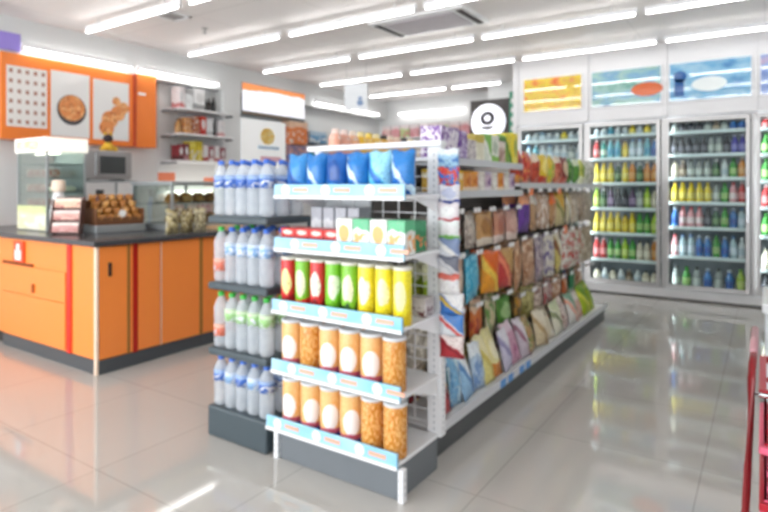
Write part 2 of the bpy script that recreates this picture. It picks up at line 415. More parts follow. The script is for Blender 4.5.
# left leg cabinet, front face on y = 2.24
e = empty('counter_cabinet', (-4.7, 2.6, 0)); tag(e, 'orange corner counter cabinet with red stripes, drawer, black handle and orange notice', 'cabinet')
def L(x, y): return (x+4.7, y-2.6)
G().box(-.75, .70, -.34, .16, .1, TZ-.045).obj('carcass', orange, e, .002)
G().box(-.75, .73, -.345, .16, 0, .1).obj('kickboard', kick, e)
G().box(.702, .732, -.36, -.34, 0, TZ-.045).obj('corner_edge', cream, e, .003)
d = G().box(.701, .73, -.335, .157, .105, TZ-.05).obj('side_door', orange, e, .002)
G().box(.731, .742, -.27, -.248, .70, .80).obj('door_handle', black, d, .003)
G().box(.7305, .734, -.12, -.10, .1, TZ-.045).obj('brown_seam', seam, e); G().box(.7305, .734, -.075, -.035, .1, TZ-.045).obj('deep_red_stripe', dkred, e)
G().box(.310, .370, -.352, -.34, .1, TZ-.045).obj('red_stripe', redst, e)
p = G().box(-.73, .29, -.354, -.341, .47, .72-.02).obj('drawer', orange, e, .003)
G().box(-.73, -.22, -.358, -.342, .705, .722).obj('drawer_gap', mat('dark_brown_gap', '#7b3a16', .6), e)
p = G().box(-.73, .29, -.354, -.341, .115, .465).obj('door', orange, e, .003)
G().box(-.20, -.175, -.372, -.355, .50, .57).obj('door_handle', mat('orange_handle', '#b0612a', .4), p, .003)
s_ = G().box(-.53, -.36, -.358, -.3405, .73, .90).obj('notice', mat('orange_notice', '#f2552c', .4), e)
G().box(-.50, -.395, -.361, -.3585, .745, .83).obj('notice_panel', pw, s_)
G().lathe([(.03, 0), (.03, .002)], 12).obj('notice_symbol', mat('notice_white', '#f3f0ee', .4), s_, loc=(-.447, -.359, .855)).rotation_euler = (PI/2, 0, 0)
# narrow end unit at the far left
e = empty('counter_cabinet', (-5.9, 2.6, 0)); tag(e, 'orange counter cabinet at the far left edge with black recess below', 'cabinet')
G().box(-.42, .44, -.33, .16, .1, TZ-.045).obj('carcass', orange, e, .003)
G().box(-.42, .44, -.31, .16, 0, .1).obj('kickboard', black, e)
# right leg cabinets, front on x = -3.97
def side_unit(y0, y1, label, stripes=(), handle=None):
    e = empty('counter_cabinet', (-4.0, y0, 0)); tag(e, label, 'cabinet'); w = y1-y0
    G().box(-.95, .015, .002, w-.002, .1, TZ-.045).obj('carcass', orange, e, .002)
    G().box(-.95, .02, 0, w, 0, .1).obj('kickboard', kick, e)
    d = G().box(.016, .03, .003, w-.003, .105, TZ-.05).obj('door', orange, e, .002)
    for a, b, m in stripes: G().box(.0305, .034, a, b, .1, TZ-.045).obj('stripe', m, e)
    if handle: G().box(.031, .042, handle, handle+.022, .70, .80).obj('door_handle', black, d, .003)
    return e
side_unit(2.765, 3.15, 'plain orange counter cabinet in the middle of the right side', ((.372, .385, seam), (0.0, .006, cream)))
side_unit(3.153, 4.2, 'orange counter cabinet at the far end next to the water rack', ((.0, .01, seam),))
g = G().box(-6.35, -3.93, 2.2, 2.92, TZ-.04, TZ).box(-5.10, -3.93, 2.92, 4.2, TZ-.04, TZ)
top_o = g.obj('counter_worktop', mat('dark_stone_worktop', '#48484b', .22), None, .004); tag(top_o, 'dark grey L-shaped worktop on the orange counter cabinets', 'worktop')
# back counter
e = empty('back_counter', (-6.3, 4.0, 0)); tag(e, 'white back counter along the left wall under the wall shelves', 'counter')
G().box(-.28, .3, -.95, 1.5, 0, .9).obj('base', white, e, .004); G().box(-.29, .34, -.97, 1.5, .9, .94).obj('top', white_metal, e, .004)
G().box(-.29, -.1, .65, 1.5, 1.22, 1.30).obj('lamp_ledge', mat('lit_ledge', '#fff8ee', .4, emit=1.2), e)

# ---- goods and machines on the counter
Z0 = TZ+.001
e = empty('food_display_case', (-5.375, 2.62, Z0)); tag(e, 'tall glass food warmer with white top and trays on the left of the counter', 'display case')
steel = mat('steel_panel', '#aeb4b6', .3, .5)
CW, CD = .265, .17
G().box(-CW, CW, -CD, CD, 0, .06).obj('base', steel, e, .004)
G().box(-CW-.015, CW+.015, -CD-.015, CD+.015, .69, .815).obj('top_sign', mat('cream_white_sign', '#f3f0e6', .4, emit=.25), e, .006)
for x in (-CW, CW-.018):
    for y in (-CD, CD-.018): G().box(x, x+.018, y, y+.018, .06, .69).obj('post', steel, e)
G().box(-CW+.02, CW-.02, CD-.012, CD-.004, .06, .69).obj('back_panel', mat('pale_steel', '#b9c1c2', .35, .2), e)
gl = glass('case_glass', '#f2faf7', .02)
G().box(-CW+.02, CW-.02, -CD+.004, -CD+.008, .06, .69).obj('front_glass', gl, e); G().box(CW-.008, CW-.004, -CD+.02, CD-.02, .06, .69).obj('side_glass', gl, e)
for z in (.2, .33, .46, .58): G().box(-CW+.02, CW-.012, -CD+.02, CD-.02, z, z+.01).obj('shelf', steel, e, .002)
G().box(-CW+.01, CW-.01, -CD-.004, -CD-.0005, .0+.01, .22).obj('front_sticker', pkg('#eeecc6', '#d9e3a6', '#f4f1e8', 1), e)
G().box(-CW+.02, CW-.1, -CD-.0165, -CD-.0155, .71, .79).obj('sign_print', pkg('#f3f0e0', '#d4dd9a', '#efe3b0', 3), e)
G().box(-.2, .2, -.05, -.02, .675, .688).obj('added_fill_strip', mat('added_fill_strip', '#fff4e6', .4, emit=2, var=0), e)  # glowing strip added under the top to brighten the dark case interior
for r_, z in enumerate((.211, .341, .471)):
    for c_ in range(3):
        o = carton('food_tub', .11, .12, .07, pkg('#d98d86', '#f0e3dd', '#b85a55', 3), 'pink food tub, %s from left on the %s tray up of the glass case' % (nth(c_), nth(r_)), 'food tub', 'food tubs in the glass case', (-5.53+c_*.125, 2.56, Z0+z))
for c_ in range(2):
    g = G(); g.lathe([(.04, 0), (.055, .015), (.05, .04), (.02, .055)], 12)
    tag(g.obj('steamed_bun', mat('bun_pale', '#e6e2d0', .6), None, loc=(-5.18, 2.56+c_*.12, Z0+.341)), 'pale steamed bun, %s one on the second tray of the glass case' % ('nearer', 'further')[c_], 'bun', 'buns in the glass case')

# white pump bottle
e = empty('dispenser_bottle', (-4.95, 2.47, Z0)); tag(e, 'white dispenser bottle with beige cap in front of the glass case', 'bottle')
G().lathe([(.06, 0), (.065, .01), (.063, .18), (.045, .30), (.036, .345)], 16).obj('body', mat('white_plastic', '#f0f0ef', .35), e)
G().lathe([(.05, .346), (.055, .35), (.052, .43), (.03, .445)], 16).obj('cap', mat('beige_cap', '#eed9c4', .45), e)
# three-tier leaflet holder
e = empty('leaflet_holder', (-4.72, 2.42, Z0), math.radians(35)); tag(e, 'leaning black holder with three tiers of pink and cream leaflets', 'leaflet holder')
g = G(); g.M = Matrix.Rotation(-.2, 4, 'X'); g.box(-.12, .12, -.0, .015, 0.0, .31); g.box(-.12, -.11, -.05, .0, 0, .28); g.box(.11, .12, -.05, .0, 0, .28)
g.obj('stand', mat('dark_brown_stand', '#5d4038', .4), e, .002)
for i in range(3):
    g = G(); g.M = Matrix.Rotation(-.2, 4, 'X'); g.box(-.105, .105, -.04-.006*i*0, -.004, .012+i*.1, .09+i*.1)
    q = g.obj('leaflet', pkg(('#c9938c', '#d7a79a', '#e9bfa2')[i], ('#eedbd2', '#e7cfc9', '#f0dccb')[i], '#b8716c', 1), e, .002)
    q['label'] = ('rose leaflet stack', 'pink leaflet stack', 'peach leaflet stack')[i]
# basket of buns on a steel tray
e = empty('bread_basket', (-4.68, 2.80, Z0), PI/2*.93); tag(e, 'brown basket packed with wrapped pastries on a steel tray at the counter corner', 'basket')
G().box(-.21, .21, -.14, .14, 0, .065).obj('tray', steel, e, .006)
wick = mat('brown_wicker', '#6d4426', .7, var=.3, scale=60)
g = G(); g.box(-.2, .2, -.13, .13, .066, .09)
for sx in (-1, 1): g.box(sx*.2-.006, sx*.2+.006, -.13, .13, .09, .20)
g.box(-.2, .2, .12, .132, .09, .27).box(-.2, .2, -.132, -.12, .09, .13)
g.obj('basket_body', wick, e, .003)
past = [pkg('#c98a3e', '#9a5c22', '#e0b070', 3), pkg('#b06d2c', '#d59a50', '#7c451c', 3), pkg('#d9a255', '#a8642a', '#eccb92', 3)]
cols = ('golden', 'brown', 'pale golden')
yy = math.cos(0)
for r_ in range(4):
    for c_ in range(5):
        lx = -.155+c_*.078; lz = .092+r_*.056; ly = -.085+r_*.05
        th = PI/2*.93; wx = -4.68+lx*math.cos(th)-ly*math.sin(th); wy = 2.80+lx*math.sin(th)+ly*math.cos(th)
        k_ = (r_*2+c_) % 3
        g = G(); g.M = Matrix.Rotation(.35, 4, 'X'); g.pouch(.076, .062, .075, crimp=.02, nx=5, nz=5, skew=c_)
        tag(g.obj('pastry', past[k_], None, 0, (wx, wy, Z0+lz), th), '%s wrapped pastry, %s from left, %s row up in the bread basket' % (cols[k_], nth(c_), nth(r_)), 'pastry', 'wrapped pastries in the basket')
o = G().lathe([(.03, 0), (.032, .004), (.03, .008)], 16).obj('price_disc', pw, e, loc=(.01, -.134, .16)); o.rotation_euler = (PI/2, 0, 0)
# glass snack cabinet behind
e = empty('snack_cabinet', (-4.62, 3.42, Z0)); tag(e, 'low steel framed glass snack cabinet behind the bread basket', 'display case')
G().box(-.3, .3, -.3, .3, 0, .05).obj('base', steel, e, .004); G().box(-.31, .31, -.31, .31, .40, .435).obj('top', steel, e, .005)
for x in (-.3, .28):
    for y in (-.3, .28): G().box(x, x+.02, y, y+.02, .05, .40).obj('post', steel, e)
G().box(.292, .296, -.28, .28, .05, .4).obj('side_glass', gl, e); G().box(-.28, .28, -.296, -.292, .05, .4).obj('front_glass', gl, e)
G().box(-.28, .28, -.28, .28, .23, .24).obj('shelf', steel, e)
for i in range(4):
    for j, z in enumerate((.051, .241)):
        g = G().lathe([(.05, 0), (.07, .02), (.065, .06), (.03, .09)], 12)
        tag(g.obj('bread_roll', past[(i+j) % 3], None, 0, (-4.45, 3.22+i*.14, Z0+z)), '%s bread roll, %s from near end, %s shelf of the snack cabinet' % (cols[(i+j) % 3], nth(i), ('lower', 'upper')[j]), 'bread roll', 'bread rolls in the snack cabinet')
# microwave on a stand on the back counter
e = empty('microwave_stand', (-6.1, 3.47, .941)); tag(e, 'steel stand under the microwave on the back counter', 'stand')
G().box(-.19, .22, -.33, .33, .46, .48).obj('top', steel, e, .003)
for x in (-.18, .2):
    for y in (-.32, .3): G().box(x, x+.02, y, y+.02, 0, .46).obj('leg', steel, e)
e = empty('microwave_oven', (-6.08, 3.47, 1.4225)); tag(e, 'silver microwave oven with dark window on the steel stand', 'microwave')
G().box(-.17, .17, -.27, .27, .01, .32).obj('casing', mat('silver_casing', '#b7b4b3', .35, .3), e, .008)
d = G().box(.171, .185, -.26, .265, .03, .31).obj('door', mat('silver_door', '#a9a6a6', .3, .3), e, .004)
G().box(.186, .189, -.10, .19, .07, .26).obj('door_window', mat('smoky_window', '#4c4f50', .2), d)
G().box(.186, .2, -.16, -.14, .05, .29).obj('door_handle', chrome, d, .003)
for y in (-.2, .2): G().box(-.12, .12, y-.02, y+.02, 0, .01).obj('foot', black, e)
# toy on top of microwave
e = empty('plush_toy', (-6.05, 3.55, 1.7435)); tag(e, 'small yellow and dark plush toy sitting on the microwave', 'toy')
yel = mat('yellow_plush', '#e9b93a', .8); dk = mat('dark_plush', '#3b3136', .8)
G().lathe([(.03, 0), (.06, .02), (.055, .07), (.03, .1)], 14).obj('body', yel, e)
G().lathe([(.02, .1), (.05, .125), (.05, .16), (.02, .19)], 14).obj('head', dk, e)
for s2 in (-1, 1):
    g = G(); g.M = Matrix.Translation((.02, s2*.07, .0)); g.lathe([(.02, 0), (.03, .01), (.03, .04), (.012, .055)], 10); g.obj('leg', yel, e)
    g = G(); g.M = Matrix.Translation((0, s2*.035, .18)); g.lathe([(.014, 0), (.018, .015), (.006, .035)], 8); g.obj('ear', yel, e)
# black phone / blue bottle near case
e = empty('spray_bottle', (-5.02, 2.86, Z0)); tag(e, 'blue and black spray bottle right of the glass food warmer', 'bottle')
G().lathe([(.035, 0), (.04, .01), (.04, .22), (.018, .29)], 14).obj('body', mat('blue_plastic', '#4f7fcf', .3), e)
g = G().box(-.02, .05, -.02, .02, .29, .36).box(.03, .045, -.012, .012, .22, .29); g.obj('trigger_head', black, e, .004)
# card signs and goods toward the end of the counter
def card_sign(x, y, z, w, h, base_z, m, label):
    e = empty('card_sign', (x, y, base_z), .6); tag(e, label, 'sign')
    G().lathe([(.04, 0), (.04, .008), (.005, .012), (.005, z-base_z)], 10).obj('stand', grey_metal, e)
    G().box(-w/2, w/2, -.006, .006, z-base_z, z-base_z+h).obj('card', m, e, .002)
oc = mat('orange_card', '#f0865c', .5); yc = pkg('#d7cf7c', '#e8e2a0', '#b9b45c', 1)
card_sign(-4.8, 3.98, 1.36, .22, .09, Z0, oc, 'larger orange card sign on a stand behind the snack cabinet')
card_sign(-4.35, 3.92, 1.06, .26, .09, Z0, pkg('#ee8458', '#f7dcc8', '#f4e6dc', 1), 'orange price card low on the worktop near the water rack')
card_sign(-4.62, 3.95, 1.25, .22, .07, Z0, yc, 'yellow-green card sign in front of the lit ledge')
card_sign(-5.85, 4.15, 1.42, .2, .1, .941, oc, 'small orange card sign on the back counter near the microwave')
for i in range(5):
    carton('gift_bag', .17, .1, .22+.03*(i % 2), pkg(('#e2b4b2', '#e7cfc4', '#d99ba8', '#e6c2b8', '#dcb0a6')[i], '#f0e0d8', '#c78f8a', 3), '%s gift bag, %s from the left on the back counter under the lit ledge' % (('pink', 'cream', 'rose', 'peach', 'tan')[i], nth(i)), 'bag', 'gift bags on the back counter', (-6.08, 4.45+i*.2, .942), PI/2)
g = G().lathe([(.05, 0), (.075, .03), (.075, .09), (.03, .13)], 16)
tag(g.obj('round_jar', mat('cream_green', '#e1e3c4', .5), None, 0, (-4.1, 4.05, Z0)), 'rounded cream jar at the far end of the worktop', 'jar')
g = G().box(-.16, .16, -.1, .1, 0, .03)
tag(g.obj('wooden_tray', mat('light_wood', '#d8b38a', .5), None, .005, (-4.15, 3.55, Z0)), 'flat light wooden tray on the worktop edge near the water rack', 'tray')
for i in range(3):
    o = G().pouch(.13, .2, .06, 0, skew=i).obj('snack_pouch', pkg(('#cdbf8c', '#b8a774', '#d9cfa6')[i], '#6d5b3a', '#efe6c8', 3), None, 0, (-4.12, 2.98+i*.14, Z0), PI/2)
    tag(o, '%s snack pouch, %s from the bread basket on the worktop' % (('khaki', 'olive', 'cream')[i], nth(i)), 'snack pouch', 'khaki pouches on the worktop')

# ------------------------------------------------------------------ water bottle rack
RX0, RX1, RY0, RY1 = -2.53, -2.082, 2.05, 2.40
rackm = mat('slate_grey_rack', '#434f55', .4)
e = empty('bottle_rack', ((RX0+RX1)/2, (RY0+RY1)/2, 0)); tag(e, 'slate grey four-tier rack of large water bottles left of the end shelf', 'rack')
hw, hd = (RX1-RX0)/2, (RY1-RY0)/2
G().box(-hw, hw, -hd, hd, 0.0, .165).obj('base_tray', rackm, e, .012)
for z in (.44, .795, 1.155):
    G().box(-hw, hw, -hd, hd, z, z+.04).obj('shelf', rackm, e, .012)
for x in (-hw+.006, hw-.018):
    G().box(x, x+.012, hd-.02, hd-.004, .165, 1.18).obj('upright', rackm, e)
k = N('clear_bottle_plastic'); nz = k.noise(k.obj(), 25, 2)
k.l(k.mix(nz, lin('#cdd8e2'), lin('#f0f5f9')), k.b.inputs['Base Color']); k.b.inputs['Roughness'].default_value = .08; k.b.inputs['Alpha'].default_value = .45; k.b.inputs['IOR'].default_value = 1.4
petm = k.m
def pet_meshes(r, h):
    b = G().lathe([(r*.8, 0), (r, .012), (r*.97, h*.1), (r, h*.12), (r*.95, h*.22), (r, h*.24), (r*.95, h*.34), (r, h*.36), (r*.97, h*.5), (r, h*.52), (r, h*.72), (r*.8, h*.8), (r*.4, h*.9), (r*.34, h*.93)], 16).mesh('bottle_body', petm)
    return b
PB = pet_meshes(.0395, .30)
capg = lambda c: G().lathe([(.016, 0), (.018, .003), (.018, .02), (.014, .024)], 12).mesh('cap', mat('cap_'+c, c, .4))
def labg(c, c2): return G().lathe([(.0402, 0), (.0402, .066)], 16).mesh('label_band', pkg(c, c2, '#e9eef6', 1))
CAP = {'blue': capg('#3b6fd0'), 'green': capg('#3fc04a'), 'white': capg('#e8ecf0')}
LAB = {'blue': labg('#3f6cc0', '#9fbbe6'), 'pale': labg('#8fb6e0', '#d5e4f4'), 'red': labg('#e07a62', '#f0b8a4'), 'green': labg('#9fd08a', '#d6ecc8')}
def pet(x, y, z, cap, lab, lz, label, group):
    e = empty('water_bottle', (x, y, z), random.uniform(0, 6)); tag(e, label, 'water bottle', group)
    place(PB, 'bottle_body', e); place(CAP[cap], 'cap', e, (0, 0, .274)); place(LAB[lab], 'label_band', e, (0, 0, lz))
    if z < .2: e.scale = (1, 1, .89)
tiers = [(1.196, 'top', ['blue']*5, ['blue', 'blue', 'blue', 'blue', 'blue'], .15), (.836, 'second', ['green', 'blue', 'blue', 'blue', 'blue'], ['red', 'pale', 'pale', 'pale', 'pale'], .15),
         (.481, 'third', ['green']*5, ['red', 'green', 'green', 'green', 'green'], .15), (.166, 'bottom', ['blue']*5, ['blue', 'pale', 'blue', 'pale', 'blue'], .15)]
dr = ['front', 'middle', 'back']
for z, tn, caps, labs, lz in tiers:
    for r_ in range(3):
        for i in range(5):
            lzz = lz if not (labs[i] == 'red') else .06
            pet(RX0+.05+i*.087, RY0+.055+r_*.11, z, caps[i], labs[i], lzz,
                '%s-capped clear water bottle, %s from left, %s line, %s tier of the bottle rack' % (caps[i], nth(i), dr[r_], tn), 'large water bottles on the rack')

# ------------------------------------------------------------------ end-cap shelf unit
EX0, EX1, EY0, EY1 = -2.04, -1.30, 2.06, 2.42
e = empty('end_shelf_unit', (0, 0, 0)); e.location = ((EX0+EX1)/2, EY0, 0)
tag(e, 'white end-of-aisle shelf unit with five tiers and pale blue price rails', 'shelf unit')
ox, oy = (EX0+EX1)/2, EY0
def LB(x0, x1, y0, y1, z0, z1): return G().box(x0-ox, x1-ox, y0-oy, y1-oy, z0, z1)
LB(EX0+.03, EX1-.005, EY0+.012, EY1-.005, .0, .148).obj('plinth', grey_metal, e, .004)
k = N('price_rail_print'); g_, x, y, z = k.gen()
k.l(k.mix(k.math('MULTIPLY', k.noise(k.obj(), 7, 1), 1.0), lin('#5cbbe2'), lin('#cbe8f4')), k.b.inputs['Base Color']); k.b.inputs['Roughness'].default_value = .3
rail_m = k.m
DECK = [(.165, .0), (.452, 0), (.748, 0), (1.055, 0), (1.315, 0)]
RX = [(-2.075, -1.30), (-2.04, -1.285), (-2.035, -1.275), (-2.02, -1.265), (-2.02, -1.262)]
tag_o = mat('orange_price_text', '#f0b49a', .5); tag_w = mat('cream_round_tag', '#fbf3e2', .5)
for i, (z, _) in enumerate(DECK):
    x0, x1 = RX[i]
    sh = LB(x0+.005, x1-.005, EY0, EY1-.002, z-.018, z).obj('shelf', white_metal, e, .003)
    LB(x0, x1, EY0-.018, EY0-.003, z-.022, z+.048).obj('price_rail', rail_m, sh, .004)
    LB(x0, x1, EY0-.022, EY0-.0185, z-.022, z-.006).obj('rail_lip', white_metal, sh, .001)
    for j in range(3):
        cx = x0+.08+j*.25+(i % 2)*.06
        o = G().lathe([(.026, 0), (.026, .002)], 14).obj('round_price_tag', tag_w, sh, loc=(cx-ox, EY0-.0185-oy, z+.02)); o.rotation_euler = (PI/2, 0, 0)
        LB(cx+.05, cx+.14, EY0-.021, EY0-.0185, z+.012, z+.03).obj('price_text', tag_o, sh)
    for x in (x0+.01, x1-.025):
        g = G(); g.add([(x-ox, EY1-.01-oy, z-.10), (x-ox, EY1-.01-oy, z-.018), (x-ox, EY1-.26-oy, z-.018), (x+.004-ox, EY1-.01-oy, z-.10), (x+.004-ox, EY1-.01-oy, z-.018), (x+.004-ox, EY1-.26-oy, z-.018)], [(0, 1, 2), (3, 5, 4), (0, 3, 4, 1), (1, 4, 5, 2), (2, 5, 3, 0)])
        if i: g.obj('bracket', white_metal, e)
slot = mat('slot_shadow_grey', '#c3c8cc', .6)
def perforated(x0, x1, y0, y1, z0, z1, par, name):
    p = LB(x0, x1, y0, y1, z0, z1).obj(name, white_metal, par, .003)
    g = G(); z = z0+.03; cx = (x0+x1)/2
    while z < z1-.03:
        g.box(cx-.004-ox, cx+.004-ox, y0-.0012-oy, y0-.0002-oy, z, z+.014); g.box(x1+.0002-ox, x1+.0012-ox, (y0+y1)/2-.004-oy, (y0+y1)/2+.004-oy, z, z+.014); z += .03
    g.obj('slots', slot, p)
perforated(-1.365, -1.29, EY1, EY1+.05, .148, 1.545, e, 'upright')
perforated(-2.08, -2.03, EY1, EY1+.05, .0, 1.545, e, 'upright')
perforated(EX1-.004, EX1+.022, EY0-.004, EY0+.03, 0, .143, e, 'foot_post')
perforated(EX0+.004, EX0+.03, EY0-.004, EY0+.03, 0, .143, e, 'foot_post')
LB(-2.13, -1.285, EY1-.012, EY1+.05, 1.546, 1.575).obj('top_rail', white_metal, e, .004)
g = G()
zz = .2
while zz < 1.53: g.box(-2.04-ox, -1.37-ox, EY1+.015-oy, EY1+.02-oy, zz, zz+.005); zz += .06
xx = -2.02
while xx < -1.38: g.box(xx-ox, xx+.005-ox, EY1+.02-oy, EY1+.025-oy, .2, 1.53); xx += .095
g.obj('wire_back', white_metal, e)
LB(-2.03, -1.72, EY1+.03, EY1+.036, .2, 1.53).obj('back_panel', mat('pale_back_panel', '#d9dde0', .5), e)

# products on the end unit --------------------------------------------------
def canister(r, h, body_m, lid_m):
    b = G().lathe([(r*.94, 0), (r, .006), (r, h-.02), (r*.97, h-.016)], 22).mesh('body', body_m)
    l = G().lathe([(r*1.0, h-.0155), (r*1.03, h-.013), (r*1.03, h-.002), (r*.95, h)], 22).mesh('lid', lid_m)
    return b, l
# snack jars
k = N('snack_jar_printed'); g_, x, y, z = k.gen()
snack = k.mix(k.noise(g_, 11, 3, 1.), lin('#e79a35'), lin('#ffd9a0'))
el = k.math('ADD', k.math('POWER', k.math('DIVIDE', k.math('SUBTRACT', x, .5), .36), 2), k.math('POWER', k.math('DIVIDE', k.math('SUBTRACT', z, .47), .27), 2))
c1 = k.mix(k.math('LESS_THAN', el, 1.0), snack, lin('#fbf6f4'))
c1 = k.mix(k.math('LESS_THAN', k.math('ADD', z, k.math('MULTIPLY', k.noise(g_, 3, 1), .1)), .28), c1, lin('#d4647c'))
c1 = k.mix(k.math('LESS_THAN', z, .13), c1, lin('#3b62c8'))
k.l(c1, k.b.inputs['Base Color']); k.b.inputs['Roughness'].default_value = .25; jar_label = k.m
k = N('snack_jar_plain'); g_, x, y, z = k.gen()
vor = k.n('ShaderNodeTexVoronoi'); vor.inputs['Scale'].default_value = 12; k.l(g_, vor.inputs[0])
k.l(k.mix(k.math('MINIMUM', k.math('MULTIPLY', vor.outputs[0], 1.4), 1.0), lin('#ffd48c'), lin('#cf7f22')), k.b.inputs['Base Color']); k.b.inputs['Roughness'].default_value = .25; jar_plain = k.m
lidw = mat('grey_white_lid', '#dfe2e4', .4)
A1 = canister(.053, .24, jar_label, lidw); A2 = canister(.053, .24, jar_plain, lidw)
for ti, (z, nm, pat) in enumerate(((DECK[1][0], 'fourth', 'LPLLLP'), (DECK[0][0], 'bottom', 'LLLLPP'))):
    for r_ in range(2):
        for i in range(6-r_*2):
            P = pat[i] == 'P'
            e2 = empty('snack_jar', ((-1.97 if ti == 0 else -1.965)+i*.1215, EY0+.062+r_*.125, z+.001), .45+random.uniform(-.3, .3))
            tag(e2, 'orange snack jar %s, %s from left, %s line of the %s tier' % ('without label' if P else 'with white label', nth(i), ('front', 'rear')[r_], nm), 'snack jar', 'snack jars on the end shelf')
            b, l = (A2 if P else A1); place(b, 'body', e2); place(l, 'lid', e2)
# crisp tubes
tubes = [('#d92b2b', '#8d1d24', '#f6e6a0', 'red'), ('#7cc62f', '#d33', '#e9f3c8', 'green with red'), ('#df3434', '#8d1d24', '#f4f0e0', 'red'), ('#7dc92c', '#6bb222', '#eef6da', 'bright green'),
         ('#86c936', '#2d4f2a', '#f0f2d0', 'green with dark base'), ('#f4e23a', '#e6c91e', '#f4f2e8', 'yellow and white'), ('#f5e42e', '#e3cf22', '#fbf6c0', 'yellow'), ('#f2e330', '#e8cd20', '#f7f3b0', 'rightmost yellow')]
for i, (a, b_, c_, nm) in enumerate(tubes):
    bm_, lm_ = canister(.041, .255, pkg(a, b_, c_, 0, .3), mat('tube_lid', '#e6e4d8', .4))
    for r_ in range(2 if i < 6 else 1):
        e2 = empty('crisp_tube', (-1.985+i*.0955, EY0+.055+r_*.1, DECK[2][0]+.001), .45+random.uniform(-.3, .3))
        tag(e2, '%s crisp tube, %s from left, %s line of the third tier' % (nm, nth(i), ('front', 'rear')[r_]), 'crisp tube', 'crisp tubes on the end shelf')
        place(bm_, 'body', e2); place(lm_, 'lid', e2)
# second tier from the top
z = DECK[3][0]+.001
for i in range(4):
    for st in range(2):
        carton('red_carton', .088, .12, .045, pkg('#df3f3a', '#c42c2c', '#f5dcd0', 0), 'flat red carton, %s from left, %s of its stack on the second tier' % (nth(i), ('lower', 'upper')[st]), 'carton', 'flat red cartons on the end shelf', (-1.965+i*.092, EY0+.08, z+st*.046))
for i in range(4):
    carton('tea_carton', .09, .09, .15, pkg('#f0f2ec', '#5fbd8a', '#f3b46a', 1 if i % 2 else 0), 'white and green tea carton with orange print, %s from the left on the second tier' % nth(i), 'carton', 'tea cartons on the end shelf', (-1.605+i*.0945, EY0+.055, z))
carton('tea_carton', .07, .16, .14, pkg('#2f8a5a', '#3a9c6c', '#f08a4c', 1), 'dark green tea carton behind the rightmost white tea carton', 'carton', None, (-1.335, EY0+.16, z))
for i in range(4):
    carton('grey_carton', .07, .1, .19, pkg('#dcdfe2', '#b7bcc4', '#efefef', 1), 'pale grey carton, %s from the left at the back of the second tier' % nth(i), 'carton', 'pale cartons behind the red ones', (-1.95+i*.08, EY0+.27, z))
for i in range(6):
    carton('mixed_carton', .1, .09, .085, pkg(('#8c3a44', '#d8d2d0')[i % 2], '#c9c2c0', '#6a2a34', 1), '%s low carton, %s from left at the rear of the third tier' % (('dark red', 'cream')[i % 2], nth(i)), 'carton', 'low cartons at the rear of the third tier', (-1.95+i*.12, EY0+.27, DECK[2][0]+.001)) if i < 6 else None
# top tier: blue packs
z = DECK[4][0]+.001
for i in range(6):
    for r_ in range(2 if i < 5 else 1):
        g = G().pouch(.122, .195, .085, crimp=.05, skew=i*1.3)
        a, b_, c_ = (('#1d66b8', '#3f93d6', '#134f9c'), ('#1f6cbc', '#2a7fca', '#cfeafa'))[i % 2] if i != 4 else ('#5fc4ea', '#9cdcf4', '#1f6fc4')
        o = g.obj('blue_pack', pkg(a, b_, c_, 2 if i != 2 else 0, .3), None, 0, (-1.935+i*.1235, EY0+.065+r_*.1, z))
        tag(o, '%s soft pack, %s from left, %s line of the top tier' % ('light cyan' if i == 4 else 'blue and pale blue', nth(i), ('front', 'rear')[r_]), 'soft pack', 'blue soft packs on the end shelf')

# clip strip with sachets on the aisle side of the upright
e = empty('clip_strip', (-1.232, 2.40, .80)); tag(e, 'narrow white clip strip hanging from the aisle-side upright', 'clip strip')
G().box(-.014, .014, .024, .03, 0, .735).obj('strip', white_metal, e); G().box(-.05, .014, .03, .05, .70, .73).obj('hook', white_metal, e)
sach = [('#a9d3ee', '#e9f2f8', '#5b8fd0', 'pale blue'), ('#e0433c', '#3a7fd6', '#f0a93c', 'red, blue and orange'), ('#e9e9f0', '#3f4f9a', '#c8cfe8', 'white and navy'), ('#e9e2e6', '#d04a58', '#f0f0f0', 'white and crimson'),
        ('#e7ecea', '#7cc35c', '#f4f4f4', 'white and green'), ('#dfe3ea', '#7f92b8', '#f4f4f4', 'grey-blue'), ('#e6e6ea', '#6b6f80', '#c9ccd4', 'grey striped'), ('#ecebee', '#d86a5c', '#f6f6f6', 'white and coral')]
for i, (a, b_, c_, nm) in enumerate(sach):
    g = G().pouch(.11, .095, .02, crimp=.05, nx=5, nz=6)
    o = g.obj('sachet', pkg(a, b_, c_, (1, 3, 0, 0, 0, 2, 2, 1)[i]), None, 0, (-1.232+.002*(i % 3), 2.39, 1.43-i*.083)); o.rotation_euler = (.12, 0, .12)
    tag(o, '%s sachet, %s from the top of the clip strip' % (nm, nth(i)), 'sachet', 'sachets on the clip strip')
for i, (a, b_, c_, nm) in enumerate([('#3f7fd0', '#f0f0f0', '#e0c040', 'blue and white'), ('#e9eef4', '#4b86cf', '#d94c4c', 'white and blue'), ('#b7333c', '#e9dcd8', '#8c2430', 'dark red')]):
    g = G().pouch(.12, .105, .02, crimp=.05, nx=5, nz=6)
    o = g.obj('sachet', pkg(a, b_, c_, 2), None, 0, (-1.225, 2.41, .745-i*.1)); o.rotation_euler = (.1, 0, .2)
    tag(o, '%s sachet, %s below the clip strip on the upright' % (nm, nth(i)), 'sachet', 'sachets below the clip strip')

